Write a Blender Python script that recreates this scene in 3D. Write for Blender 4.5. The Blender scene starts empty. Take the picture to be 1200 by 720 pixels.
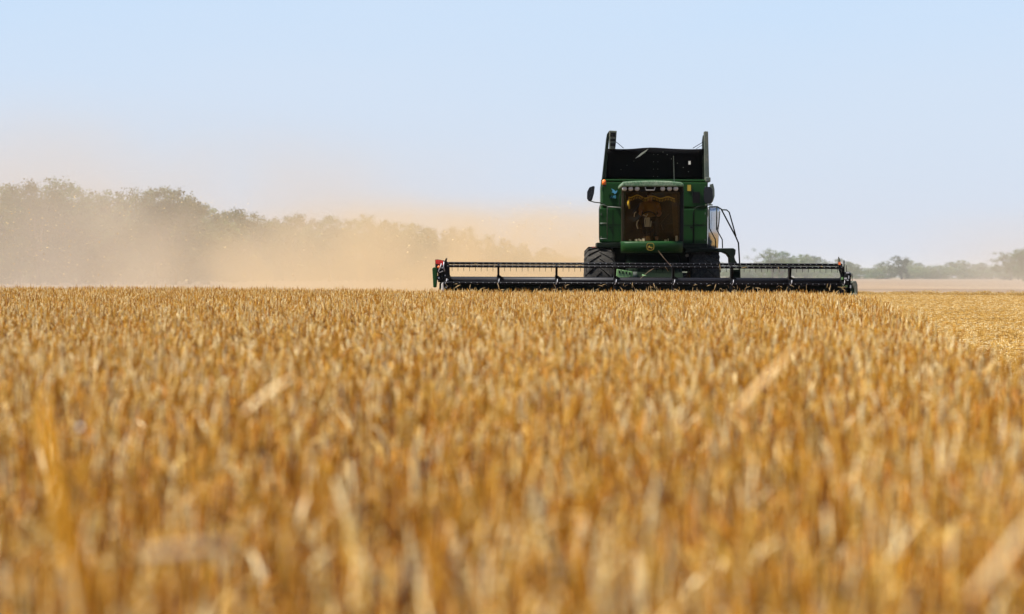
import bpy, bmesh, math, random
import numpy as np
from mathutils import Vector, Matrix, Euler, noise
PI = math.pi
R = math.radians
C = bpy.context.scene.collection
scene = bpy.context.scene
random.seed(7)

# ------------------------------------------------------------------ camera, sky, sun, exposure
F = 3500.0            # focal length in photo pixels (1200 wide)
CAMZ = 1.16
HOR = 322.0
ROLL = 0.0045
cam_d = bpy.data.cameras.new('camera')
cam = bpy.data.objects.new('camera', cam_d); C.objects.link(cam)
cam_d.sensor_width = 36.0
cam_d.lens = 36.0 * F / 1200.0
cam_d.clip_start = 0.1
cam_d.clip_end = 9000
cam.location = (0, 0, CAMZ)
pitch = math.atan((360 - HOR) / F)
cam.matrix_world = Matrix.Translation((0, 0, CAMZ)) @ Matrix.Rotation(PI/2 - pitch, 4, 'X') @ Matrix.Rotation(ROLL, 4, 'Z')
cam_d.dof.use_dof = True
cam_d.dof.focus_distance = 69.5
cam_d.dof.aperture_fstop = 3.1
scene.camera = cam

SUN_EL = 58.0
sdir = Vector((-0.88, -0.30, 0)).normalized()           # horizontal direction towards the sun
to_sun = Vector((sdir.x*math.cos(R(SUN_EL)), sdir.y*math.cos(R(SUN_EL)), math.sin(R(SUN_EL))))
world = bpy.data.worlds.new("World"); scene.world = world; world.use_nodes = True
wn = world.node_tree.nodes; wl = world.node_tree.links
bg = wn['Background']
sky = wn.new('ShaderNodeTexSky'); sky.sky_type = 'NISHITA'; sky.sun_disc = False
sky.sun_elevation = R(SUN_EL)
sky.sun_rotation = math.atan2(to_sun.x, to_sun.y)
sky.air_density = 1.0; sky.dust_density = 0.3; sky.ozone_density = 5.0; sky.altitude = 0
# pale, slightly lilac summer haze band low in the sky
wtc = wn.new('ShaderNodeTexCoord'); wsep = wn.new('ShaderNodeSeparateXYZ'); wl.new(wtc.outputs['Generated'], wsep.inputs[0])
wmr = wn.new('ShaderNodeMapRange'); wmr.interpolation_type = 'SMOOTHSTEP'
wmr.inputs['From Min'].default_value = 0.0; wmr.inputs['From Max'].default_value = 0.45
wmr.inputs['To Min'].default_value = 0.85; wmr.inputs['To Max'].default_value = 0.0
wl.new(wsep.outputs['Z'], wmr.inputs['Value'])
wcr = wn.new('ShaderNodeMapRange'); wcr.inputs['From Min'].default_value = 0.0; wcr.inputs['From Max'].default_value = 0.10
wl.new(wsep.outputs['Z'], wcr.inputs['Value'])
wc = wn.new('ShaderNodeMix'); wc.data_type = 'RGBA'; wl.new(wcr.outputs[0], wc.inputs['Factor'])
wc.inputs['A'].default_value = (5.25, 5.55, 6.55, 1); wc.inputs['B'].default_value = (4.95, 6.15, 7.9, 1)
wmx = wn.new('ShaderNodeMix'); wmx.data_type = 'RGBA'; wl.new(wmr.outputs[0], wmx.inputs['Factor'])
wl.new(sky.outputs[0], wmx.inputs['A']); wl.new(wc.outputs['Result'], wmx.inputs['B'])
wns = wn.new('ShaderNodeTexNoise'); wns.inputs['Scale'].default_value = 7.0; wns.inputs['Detail'].default_value = 4
wmp = wn.new('ShaderNodeMapping'); wmp.inputs['Scale'].default_value = (1, 1, 4); wl.new(wtc.outputs['Generated'], wmp.inputs[0]); wl.new(wmp.outputs[0], wns.inputs['Vector'])
wnr = wn.new('ShaderNodeMapRange'); wnr.inputs['From Min'].default_value = .3; wnr.inputs['From Max'].default_value = .7; wnr.inputs['To Min'].default_value = 0.0; wnr.inputs['To Max'].default_value = 0.16
wl.new(wns.outputs[0], wnr.inputs['Value'])
wcl = wn.new('ShaderNodeMix'); wcl.data_type = 'RGBA'; wl.new(wnr.outputs[0], wcl.inputs['Factor'])
wl.new(wmx.outputs['Result'], wcl.inputs['A']); wcl.inputs['B'].default_value = (5.9, 6.1, 6.7, 1)
wl.new(wcl.outputs['Result'], bg.inputs[0]); bg.inputs[1].default_value = 0.065

sl = bpy.data.lights.new('sun', 'SUN'); sl.energy = 5.0; sl.angle = R(0.53); sl.color = (1.0, 0.95, 0.87)
so = bpy.data.objects.new('sun', sl); C.objects.link(so)
so.rotation_euler = to_sun.to_track_quat('Z', 'Y').to_euler()
so.location = (-30, -20, 60)

scene.view_settings.view_transform = 'Standard'
scene.view_settings.look = 'None'
scene.view_settings.exposure = 1.0
scene.view_settings.gamma = 1.0
scene.render.engine = 'CYCLES'
cy = scene.cycles
cy.use_denoising = True
cy.max_bounces = 8; cy.diffuse_bounces = 3; cy.glossy_bounces = 3; cy.transmission_bounces = 4
cy.transparent_max_bounces = 12; cy.volume_bounces = 3
cy.volume_step_rate = 2.0; cy.volume_max_steps = 96
cy.sample_clamp_indirect = 4.0

# ------------------------------------------------------------------ helpers
def W(px, py, d):
    return Vector(((px-600)*d/F, d, CAMZ-(py-(HOR+ROLL*(px-600)))*d/F))

def tag(o, label=None, cat=None, group=None, kind=None):
    if label: o['label'] = label
    if cat: o['category'] = cat
    if group: o['group'] = group
    if kind: o['kind'] = kind
    return o

def empty(name, loc=(0, 0, 0), rz=0):
    o = bpy.data.objects.new(name, None); C.objects.link(o)
    o.location = loc; o.rotation_euler = (0, 0, rz); o.empty_display_size = 0.2
    return o

class MB:
    def __init__(s): s.v = []; s.f = []; s.sm = []
    def add(s, vs, fs, smooth=False):
        n = len(s.v); s.v += [tuple(v) for v in vs]
        s.f += [tuple(i+n for i in f) for f in fs]; s.sm += [smooth]*len(fs)
        return s
    def box(s, x0, x1, y0, y1, z0, z1):
        v = [(x0,y0,z0),(x1,y0,z0),(x1,y1,z0),(x0,y1,z0),(x0,y0,z1),(x1,y0,z1),(x1,y1,z1),(x0,y1,z1)]
        return s.add(v, [(0,3,2,1),(4,5,6,7),(0,1,5,4),(1,2,6,5),(2,3,7,6),(3,0,4,7)])
    def pbox(s, px0, px1, py0, py1, d, depth):          # a box whose front face, d metres out, spans those photo pixels
        c = (px0+px1)/2
        a = W(c, py1, d).z; b = W(c, py0, d).z
        return s.box((px0-600)*d/F, (px1-600)*d/F, d, d+depth, a, b)
    def tube(s, pts, r, n=8, caps=True):
        pts = [Vector(p) for p in pts]
        rs = r if isinstance(r, (list, tuple)) else [r]*len(pts)
        vs = []; fs = []
        up = Vector((0.13, 0.21, 0.97))
        prev = None
        for i, p in enumerate(pts):
            t = (pts[min(i+1, len(pts)-1)] - pts[max(i-1, 0)])
            if t.length < 1e-9: t = Vector((0, 0, 1))
            t.normalize()
            if prev is None:
                a = t.cross(up)
                if a.length < 0.1: a = t.cross(Vector((1, 0, 0)))
            else:
                a = prev - t*prev.dot(t)
            a.normalize(); prev = a
            b = t.cross(a)
            for k in range(n):
                th = 2*PI*k/n
                vs.append(p + (a*math.cos(th) + b*math.sin(th))*rs[i])
        for i in range(len(pts)-1):
            for k in range(n):
                k2 = (k+1) % n
                fs.append((i*n+k, i*n+k2, (i+1)*n+k2, (i+1)*n+k))
        s.add(vs, fs, n > 5)
        if caps:
            s.add([vs[k] for k in range(n)], [tuple(range(n))[::-1]])
            s.add([vs[(len(pts)-1)*n+k] for k in range(n)], [tuple(range(n))])
        return s
    def prism(s, poly, vec):                             # polygon (3-D points) swept along vec
        poly = [Vector(p) for p in poly]; n = len(poly); vec = Vector(vec)
        vs = poly + [p+vec for p in poly]
        fs = [tuple(range(n)), tuple(range(2*n-1, n-1, -1))]
        fs += [((i+1) % n, i, i+n, (i+1) % n+n) for i in range(n)]
        return s.add(vs, fs)
    def lathe(s, prof, c, axis='X', n=32):               # prof: list of (along, radius)
        c = Vector(c); vs = []; fs = []; m = len(prof)
        for k in range(n):
            th = 2*PI*k/n
            for (u, r) in prof:
                if axis == 'X': vs.append(c + Vector((u, r*math.cos(th), r*math.sin(th))))
                elif axis == 'Y': vs.append(c + Vector((r*math.cos(th), u, r*math.sin(th))))
                else: vs.append(c + Vector((r*math.cos(th), r*math.sin(th), u)))
        for k in range(n):
            k2 = (k+1) % n
            for j in range(m-1):
                fs.append((k*m+j, k*m+j+1, k2*m+j+1, k2*m+j))
        return s.add(vs, fs, True)
    def build(s, name, mat, parent=None, bevel=0, origin=None):
        me = bpy.data.meshes.new(name)
        off = Vector(origin) if origin is not None else Vector((0, 0, 0))
        me.from_pydata([tuple(Vector(v)-off) for v in s.v], [], s.f)
        me.polygons.foreach_set('use_smooth', s.sm)
        bm = bmesh.new(); bm.from_mesh(me)
        bmesh.ops.remove_doubles(bm, verts=bm.verts, dist=1e-5)
        bmesh.ops.recalc_face_normals(bm, faces=bm.faces)
        bm.to_mesh(me); bm.free()
        if mat is not None: me.materials.append(mat)
        o = bpy.data.objects.new(name, me); C.objects.link(o)
        if parent is not None:
            o.parent = parent
            pw = parent
            t = Vector((0, 0, 0))
            while pw is not None:
                t += pw.location; pw = pw.parent
            o.location = off - t
        else:
            o.location = off
        if bevel:
            m = o.modifiers.new('bevel', 'BEVEL'); m.width = bevel; m.segments = 2; m.limit_method = 'ANGLE'
            m.angle_limit = R(40)
        return o

def nt(name):
    m = bpy.data.materials.new(name); m.use_nodes = True
    return m, m.node_tree.nodes, m.node_tree.links

def paint(name, col, rough=0.45, metal=0.0, dust=0.25, dust_col=(0.34, 0.27, 0.18), var=0.12, scale=3.0, coat=0.0, spec=0.5):
    """painted or bare sheet: uneven tone, with dusty patches settled on it"""
    m, n, l = nt(name)
    p = n['Principled BSDF']
    tc = n.new('ShaderNodeTexCoord')
    a = n.new('ShaderNodeTexNoise'); a.inputs['Scale'].default_value = scale; a.inputs['Detail'].default_value = 6
    a.inputs['Roughness'].default_value = 0.65
    l.new(tc.outputs['Object'], a.inputs['Vector'])
    b = n.new('ShaderNodeTexNoise'); b.inputs['Scale'].default_value = scale*9; b.inputs['Detail'].default_value = 4
    l.new(tc.outputs['Object'], b.inputs['Vector'])
    mul = n.new('ShaderNodeMath'); mul.operation = 'MULTIPLY'
    l.new(a.outputs[0], mul.inputs[0]); l.new(b.outputs[0], mul.inputs[1])
    mr = n.new('ShaderNodeMapRange'); mr.inputs['From Min'].default_value = 0.16; mr.inputs['From Max'].default_value = 0.42
    mr.inputs['To Min'].default_value = 0.0; mr.inputs['To Max'].default_value = dust
    l.new(mul.outputs[0], mr.inputs['Value'])
    mx = n.new('ShaderNodeMix'); mx.data_type = 'RGBA'
    mx.inputs['A'].default_value = (*col, 1); mx.inputs['B'].default_value = (*dust_col, 1)
    l.new(mr.outputs[0], mx.inputs['Factor'])
    l.new(mx.outputs['Result'], p.inputs['Base Color'])
    r2 = n.new('ShaderNodeMapRange'); r2.inputs['To Min'].default_value = rough*0.8; r2.inputs['To Max'].default_value = min(1, rough*1.5)
    l.new(b.outputs[0], r2.inputs['Value']); l.new(r2.outputs[0], p.inputs['Roughness'])
    p.inputs['Metallic'].default_value = metal
    p.inputs['Specular IOR Level'].default_value = spec
    p.inputs['Coat Weight'].default_value = coat
    return m

M = {}
M['green'] = paint('green_paint', (0.003, 0.034, 0.004), 0.42, dust=0.02, spec=0.18)
M['green_shaded'] = paint('shaded_green_paint', (0.001, 0.006, 0.002), 0.5, dust=0.015, spec=0.15)  # the body green darkened: shade put into the colour
M['green_sunlit'] = paint('sunlit_green_paint', (0.06, 0.17, 0.045), 0.5, dust=0.5, dust_col=(0.35, 0.42, 0.22))  # the same green with direct sun mixed into its colour
M['roof'] = paint('pale_roof_paint', (0.03, 0.095, 0.035), 0.5, dust=0.8, dust_col=(0.27, 0.30, 0.22))  # green mottled over with pale grey-green patches
M['black'] = paint('black_steel', (0.004, 0.004, 0.005), 0.42, dust=0.01, spec=0.12)
M['tube'] = paint('black_tube', (0.008, 0.008, 0.011), 0.40, dust=0.02, spec=0.25)
M['rubber'] = paint('black_cover', (0.0025, 0.0025, 0.003), 0.6, dust=0.0, spec=0.05)
M['tyre'] = paint('dusty_tyre', (0.018, 0.017, 0.016), 0.9, dust=0.42, dust_col=(0.11, 0.10, 0.082), scale=2, spec=0.1)
M['greysteel'] = paint('grey_steel', (0.05, 0.07, 0.06), 0.5, dust=0.3, spec=0.3)
M['rail'] = paint('rail_paint', (0.06, 0.085, 0.07), 0.4, dust=0.35)
M['yellow'] = paint('yellow_paint', (0.36, 0.24, 0.012), 0.4, dust=0.1)
M['bolt'] = paint('bright_bolt', (0.40, 0.40, 0.42), 0.4, metal=0.3, dust=0.1)
M['chrome'] = paint('mirror_face', (0.006, 0.006, 0.008), 0.12, dust=0.0, spec=0.25)
M['interior'] = paint('cab_lining', (0.014, 0.010, 0.004), 0.8, dust=0.05, spec=0.1)
M['seat'] = paint('seat_cloth', (0.06, 0.034, 0.008), 0.9, dust=0.1, spec=0.1)
M['bone'] = paint('pale_plastic', (0.55, 0.52, 0.46), 0.4, dust=0.1)
M['fringe'] = paint('yellow_fringe_cloth', (0.60, 0.44, 0.04), 0.8, dust=0.02)
M['orange'] = paint('orange_lens', (0.85, 0.16, 0.02), 0.25, dust=0.05)
M['red'] = paint('red_lens', (0.45, 0.012, 0.008), 0.25, dust=0.05)
M['blue'] = paint('blue_decal', (0.05, 0.25, 0.42), 0.5, dust=0.1)
M['white'] = paint('white_paint', (0.75, 0.74, 0.70), 0.5, dust=0.2)
M['lens'] = paint('lamp_lens', (0.45, 0.43, 0.40), 0.15, dust=0.15)
M['straw_bits'] = paint('straw_bits', (0.45, 0.31, 0.14), 0.8, dust=0.0)
M['skin'] = paint('skin', (0.36, 0.20, 0.13), 0.6, dust=0.0)
M['trousers'] = paint('dark_trousers', (0.012, 0.012, 0.016), 0.9, dust=0.0, spec=.1)
M['shirt'] = paint('yellow_shirt', (0.30, 0.16, 0.02), 0.9, dust=0.0)
M['hair'] = paint('dark_hair', (0.02, 0.014, 0.01), 0.8, dust=0.0, spec=0.1)
M['shield'] = paint('polished_side_sheet', (0.55, 0.57, 0.60), 0.16, metal=0.85, dust=0.15)

def glass_mat():
    m, n, l = nt('dusty_glass')
    out = n['Material Output']; n.remove(n['Principled BSDF'])
    tr = n.new('ShaderNodeBsdfTransparent'); tr.inputs[0].default_value = (0.70, 0.60, 0.42, 1)
    gl = n.new('ShaderNodeBsdfGlossy'); gl.inputs['Roughness'].default_value = 0.08; gl.inputs[0].default_value = (0.5, 0.47, 0.38, 1)
    df = n.new('ShaderNodeBsdfDiffuse'); df.inputs[0].default_value = (0.30, 0.20, 0.09, 1)
    fr = n.new('ShaderNodeFresnel'); fr.inputs[0].default_value = 1.45
    wv = n.new('ShaderNodeTexNoise'); wv.inputs['Scale'].default_value = 2.6; wv.inputs['Detail'].default_value = 2
    wc_ = n.new('ShaderNodeTexCoord'); l.new(wc_.outputs['Object'], wv.inputs['Vector'])
    bu = n.new('ShaderNodeBump'); bu.inputs['Strength'].default_value = 1.0; bu.inputs['Distance'].default_value = 0.05
    l.new(wv.outputs[0], bu.inputs['Height']); l.new(bu.outputs[0], gl.inputs['Normal'])
    mx = n.new('ShaderNodeMixShader'); l.new(fr.outputs[0], mx.inputs[0]); l.new(tr.outputs[0], mx.inputs[1]); l.new(gl.outputs[0], mx.inputs[2])
    ns = n.new('ShaderNodeTexNoise'); ns.inputs['Scale'].default_value = 3.5; ns.inputs['Detail'].default_value = 5
    tc = n.new('ShaderNodeTexCoord'); l.new(tc.outputs['Object'], ns.inputs['Vector'])
    mr = n.new('ShaderNodeMapRange'); mr.inputs['From Min'].default_value = 0.35; mr.inputs['From Max'].default_value = 0.75
    mr.inputs['To Min'].default_value = 0.0; mr.inputs['To Max'].default_value = 0.05
    l.new(ns.outputs[0], mr.inputs['Value'])
    m2 = n.new('ShaderNodeMixShader'); l.new(mr.outputs[0], m2.inputs[0]); l.new(mx.outputs[0], m2.inputs[1]); l.new(df.outputs[0], m2.inputs[2])
    l.new(m2.outputs[0], out.inputs['Surface'])
    return m
M['glass'] = glass_mat()

# ------------------------------------------------------------------ ground
def crop_edge(y):                                        # right-hand edge of the standing wheat
    return 1.08 + 0.1*y

def ground_mat():
    m, n, l = nt('field_soil')
    p = n['Principled BSDF']; p.inputs['Roughness'].default_value = 1.0
    tc = n.new('ShaderNodeTexCoord')
    sep = n.new('ShaderNodeSeparateXYZ'); l.new(tc.outputs['Object'], sep.inputs[0])
    a = n.new('ShaderNodeTexNoise'); a.inputs['Scale'].default_value = 0.35; a.inputs['Detail'].default_value = 8; a.inputs['Roughness'].default_value = 0.7
    l.new(tc.outputs['Object'], a.inputs['Vector'])
    mp = n.new('ShaderNodeMapping'); mp.inputs['Scale'].default_value = (0.012, 0.045, 1); l.new(tc.outputs['Object'], mp.inputs[0])
    b = n.new('ShaderNodeTexNoise'); b.inputs['Scale'].default_value = 1.0; b.inputs['Detail'].default_value = 9; b.inputs['Roughness'].default_value = .72; l.new(mp.outputs[0], b.inputs['Vector'])
    f = n.new('ShaderNodeTexNoise'); f.inputs['Scale'].default_value = 14; f.inputs['Detail'].default_value = 5; l.new(tc.outputs['Object'], f.inputs['Vector'])
    r1 = n.new('ShaderNodeValToRGB'); e = r1.color_ramp.elements
    e[0].position = 0.3; e[0].color = (0.14, 0.078, 0.026, 1); e[1].position = 0.7; e[1].color = (0.30, 0.19, 0.07, 1)
    l.new(f.outputs[0], r1.inputs[0])
    r2 = n.new('ShaderNodeValToRGB'); e = r2.color_ramp.elements
    e[0].position = 0.38; e[0].color = (0.13, 0.087, 0.054, 1); e[1].position = 0.60; e[1].color = (0.28, 0.198, 0.120, 1)
    l.new(b.outputs[0], r2.inputs[0])
    # the raked plot farther out starts along a slightly wavy line
    ad = n.new('ShaderNodeMath'); ad.operation = 'MULTIPLY_ADD'; ad.inputs[1].default_value = 14; l.new(b.outputs[0], ad.inputs[0]); l.new(sep.outputs['Y'], ad.inputs[2])
    mr = n.new('ShaderNodeMapRange'); mr.inputs['From Min'].default_value = 160; mr.inputs['From Max'].default_value = 200; l.new(ad.outputs[0], mr.inputs['Value'])
    mx = n.new('ShaderNodeMix'); mx.data_type = 'RGBA'; l.new(mr.outputs[0], mx.inputs['Factor']); l.new(r1.outputs[0], mx.inputs['A']); l.new(r2.outputs[0], mx.inputs['B'])
    l.new(mx.outputs['Result'], p.inputs['Base Color'])
    bp = n.new('ShaderNodeBump'); bp.inputs['Strength'].default_value = 0.6; bp.inputs['Distance'].default_value = 0.05
    l.new(f.outputs[0], bp.inputs['Height']); l.new(bp.outputs[0], p.inputs['Normal'])
    return m
gm = MB(); gm.add([(-2500, -60, 0), (2500, -60, 0), (2500, 4000, 0), (-2500, 4000, 0)], [(0, 1, 2, 3)])
tag(gm.build('ground', ground_mat()), kind='structure')

# ------------------------------------------------------------------ plants: straw material and patches
def straw_mat(name, ramp, trans=0.3, rough=0.55, lowcol=None):
    m, n, l = nt(name)
    out = n['Material Output']; p = n['Principled BSDF']
    at = n.new('ShaderNodeAttribute'); at.attribute_name = 'tint'
    rp = n.new('ShaderNodeValToRGB'); els = rp.color_ramp.elements
    els[0].position = ramp[0][0]; els[0].color = (*ramp[0][1], 1)
    els[1].position = ramp[-1][0]; els[1].color = (*ramp[-1][1], 1)
    for pos, col in ramp[1:-1]:
        e = els.new(pos); e.color = (*col, 1)
    oi = n.new('ShaderNodeObjectInfo')
    ad = n.new('ShaderNodeMath'); ad.operation = 'MULTIPLY_ADD'; ad.inputs[1].default_value = 0.12
    l.new(oi.outputs['Random'], ad.inputs[0]); l.new(at.outputs['Fac'], ad.inputs[2])
    sb = n.new('ShaderNodeMath'); sb.operation = 'SUBTRACT'; sb.inputs[1].default_value = 0.06; l.new(ad.outputs[0], sb.inputs[0])
    l.new(sb.outputs[0], rp.inputs[0])
    l.new(rp.outputs[0], p.inputs['Base Color']); p.inputs['Roughness'].default_value = rough
    p.inputs['Specular IOR Level'].default_value = 0.22
    tl = n.new('ShaderNodeBsdfTranslucent'); 
    mu = n.new('ShaderNodeMix'); mu.data_type = 'RGBA'; mu.blend_type = 'MULTIPLY'; mu.inputs['Factor'].default_value = 1.0
    l.new(rp.outputs[0], mu.inputs['A']); mu.inputs['B'].default_value = (1.0, 0.68, 0.30, 1)
    l.new(mu.outputs['Result'], tl.inputs[0])
    mx = n.new('ShaderNodeMixShader'); mx.inputs[0].default_value = trans
    l.new(p.outputs[0], mx.inputs[1]); l.new(tl.outputs[0], mx.inputs[2]); l.new(mx.outputs[0], out.inputs['Surface'])
    return m

M['wheat'] = straw_mat('ripe_wheat', [(0.0, (0.050, 0.014, 0.001)), (0.2, (0.41, 0.148, 0.005)), (0.42, (0.48, 0.215, 0.011)), (0.68, (0.55, 0.338, 0.060)), (1.0, (0.82, 0.69, 0.40))], trans=0.18, rough=.42)
M['stubble'] = straw_mat('cut_straw', [(0.0, (0.13, 0.055, 0.008)), (0.4, (0.35, 0.18, 0.022)), (0.75, (0.48, 0.295, 0.065)), (1.0, (0.72, 0.62, 0.38))], trans=0.2)
M['leaf'] = straw_mat('tree_leaves', [(0.0, (0.018, 0.046, 0.012)), (0.5, (0.046, 0.100, 0.024)), (1.0, (0.10, 0.17, 0.042))], trans=0.35, rough=0.6)
M['leaf2'] = straw_mat('grey_green_leaves', [(0.0, (0.035, 0.058, 0.020)), (0.5, (0.078, 0.115, 0.036)), (1.0, (0.15, 0.19, 0.06))], trans=0.35, rough=0.6)
M['bark'] = paint('bark', (0.09, 0.07, 0.05), 0.95, dust=0.3)

class Plants:                                            # many small stalks in one mesh, each with its own tint
    def __init__(s): s.v = []; s.f = []; s.t = []
    def tube(s, pts, rs, n, tint, flat=1.0):
        base = len(s.v)
        L = len(pts)
        prev = None
        for i in range(L):
            t = (pts[min(i+1, L-1)] - pts[max(i-1, 0)]).normalized()
            if prev is None:
                a = t.orthogonal(); a.rotate(Matrix.Rotation(random.random()*6.28, 3, t))
            else: a = prev - t*prev.dot(t)
            a.normalize(); prev = a; b = t.cross(a)
            for k in range(n):
                th = 2*PI*k/n
                s.v.append(tuple(pts[i] + a*(math.cos(th)*rs[i]) + b*(math.sin(th)*rs[i]*flat)))
                s.t.append(tint[i] if isinstance(tint, list) else tint)
        for i in range(L-1):
            for k in range(n):
                k2 = (k+1) % n
                s.f.append((base+i*n+k, base+i*n+k2, base+(i+1)*n+k2, base+(i+1)*n+k))
        s.f.append(tuple(base+(L-1)*n+k for k in range(n)))
    def strip(s, pts, ws, tint, side):
        base = len(s.v)
        for p, w in zip(pts, ws):
            s.v.append(tuple(p - side*w)); s.v.append(tuple(p + Vector((0, 0, -w*0.4)))); s.v.append(tuple(p + side*w)); s.t += [tint]*3
        for i in range(len(pts)-1):
            for k in (0, 1):
                a = base+i*3+k
                s.f.append((a, a+1, a+4, a+3))
    def mesh(s, name, mat, smooth=True):
        me = bpy.data.meshes.new(name); me.from_pydata(s.v, [], s.f)
        at = me.attributes.new('tint', 'FLOAT', 'POINT'); at.data.foreach_set('value', s.t)
        me.polygons.foreach_set('use_smooth', [smooth]*len(me.polygons))
        me.materials.append(mat); me.update()
        return me

def wheat_plant(P, x, y, H=None, lean=None, az=None, gold=0.0):
    H = H or random.gauss(0.735, 0.035)
    az = random.uniform(0, 2*PI) if az is None else az
    lean = abs(random.gauss(0, 0.10)) if lean is None else lean
    d = Vector((math.cos(az), math.sin(az), 0))
    base = Vector((x, y, 0))
    tint = min(1, max(0, random.gauss(0.55-gold, 0.30)))
    zs = [0.0, 0.35, 0.7, 1.0]
    pts = [base + d*(lean*H*q*q) + Vector((0, 0, H*q)) for q in zs]
    P.tube(pts, [0.0028, 0.0026, 0.0023, 0.002], 3, max(0.0, tint-0.30))
    # ear: continues the stem, nodding
    nod = random.choice([0.03, 0.06, 0.1, 0.15, 0.25, 0.4, 1.2]) * random.uniform(0.6, 1.3)
    L = random.uniform(0.065, 0.105); ns = 11
    ang = math.atan(lean*2)
    p = pts[-1].copy(); ep = []; rs = []; tt = []
    rad = random.uniform(0.0046, 0.0066)
    for i in range(ns):
        u = i/(ns-1)
        env = math.sin(PI*min(1, 0.18+u*0.80))**0.55
        rs.append(max(0.0008, rad*env*(1.0 if i % 2 else 0.68)))
        ep.append(p.copy()); tt.append(min(1, max(0, tint + (0.18 if i % 2 else -0.20) + random.uniform(-.05, .05))))
        ang += nod/ns
        p = p + (d*math.sin(ang) + Vector((0, 0, math.cos(ang))))*(L/(ns-1))
    P.tube(ep, rs, 5, tt, 0.8)
    # leaves
    for q in range(random.choice([0, 1, 1, 2])):
        h = random.uniform(0.35, 0.9)*H
        a2 = random.uniform(0, 2*PI); dd = Vector((math.cos(a2), math.sin(a2), 0)); side = Vector((-dd.y, dd.x, random.uniform(-.5, .5))).normalized()
        c = base + d*(lean*H*(h/H)**2) + Vector((0, 0, h))
        Lf = random.uniform(0.08, 0.2); up = random.uniform(-0.2, 1.0); lp = []
        for i in range(6):
            u = i/5
            lp.append(c + dd*(Lf*u) + Vector((0, 0, Lf*(up*u - (0.6+up)*1.1*u*u))))
        P.strip(lp, [0.003, 0.0045, 0.005, 0.004, 0.0025, 0.0005], min(1, max(0, random.gauss(0.38, 0.24))), side)

def wheat_patch(seed, n=118, rad=0.46, gold=0.0):
    random.seed(seed); P = Plants()
    for _ in range(n):
        r = rad*math.sqrt(random.random()); a = random.random()*2*PI
        wheat_plant(P, r*math.cos(a), r*math.sin(a), gold=gold, lean=abs(random.gauss(0, 0.06)) if random.random() > 0.06 else random.uniform(0.25, 0.5),
                    H=min(.70, random.gauss(0.605, 0.060)) if random.random() > 0.03 else random.uniform(0.68, 0.74))
    for _ in range(5):                                   # broad dry blades standing up among the ears
        r = rad*math.sqrt(random.random()); a = random.random()*2*PI; a2 = random.random()*2*PI
        dd = Vector((math.cos(a2), math.sin(a2), 0)); Lf = random.uniform(.12, .26); le = random.uniform(.15, .9)
        c = Vector((r*math.cos(a), r*math.sin(a), random.uniform(.46, .56))); lp = []
        for i in range(7):
            u = i/6; lp.append(c + dd*(Lf*le*u*(.4+.6*u)) + Vector((0, 0, Lf*(u - le*.55*u*u))))
        sd_ = Vector((random.gauss(0, 1), random.gauss(0, 1), 0)).normalized()
        wv = random.uniform(.7, 1.2)
        P.strip(lp, [.004*wv, .006*wv, .007*wv, .0065*wv, .005*wv, .003*wv, .0005], min(1, max(.3, random.gauss(.85, .15))), sd_)
    return P.mesh('wheat_patch', M['wheat'])

def stubble_patch(seed, rad=0.9):
    random.seed(seed); P = Plants()
    for r in range(-5, 6):                              # drilled rows
        for k in range(60):
            x = r*0.16 + random.gauss(0, 0.012); y = random.uniform(-rad, rad)
            h = random.uniform(0.07, 0.15)
            l = Vector((random.gauss(0, 0.02), random.gauss(0, 0.02), 0))
            P.tube([Vector((x, y, 0)), Vector((x, y, h)) + l], [0.004, 0.004], 3, min(1, max(0, random.gauss(0.55, 0.22))))
    for _ in range(260):                                 # loose straw on top
        a = random.random()*PI; x = random.uniform(-rad, rad); y = random.uniform(-rad, rad); L = random.uniform(0.05, 0.2); z = random.uniform(0.01, 0.14)
        dd = Vector((math.cos(a), math.sin(a), random.uniform(-.25, .25)))*L
        c = Vector((x, y, z)); P.tube([c-dd*0.5+Vector((0, 0, .0)), c+Vector((0, 0, 0.015)), c+dd*0.5], [0.004, 0.005, 0.004], 3, min(1, max(0, random.gauss(0.7, 0.2))))
    return P.mesh('stubble_patch', M['stubble'])

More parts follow.
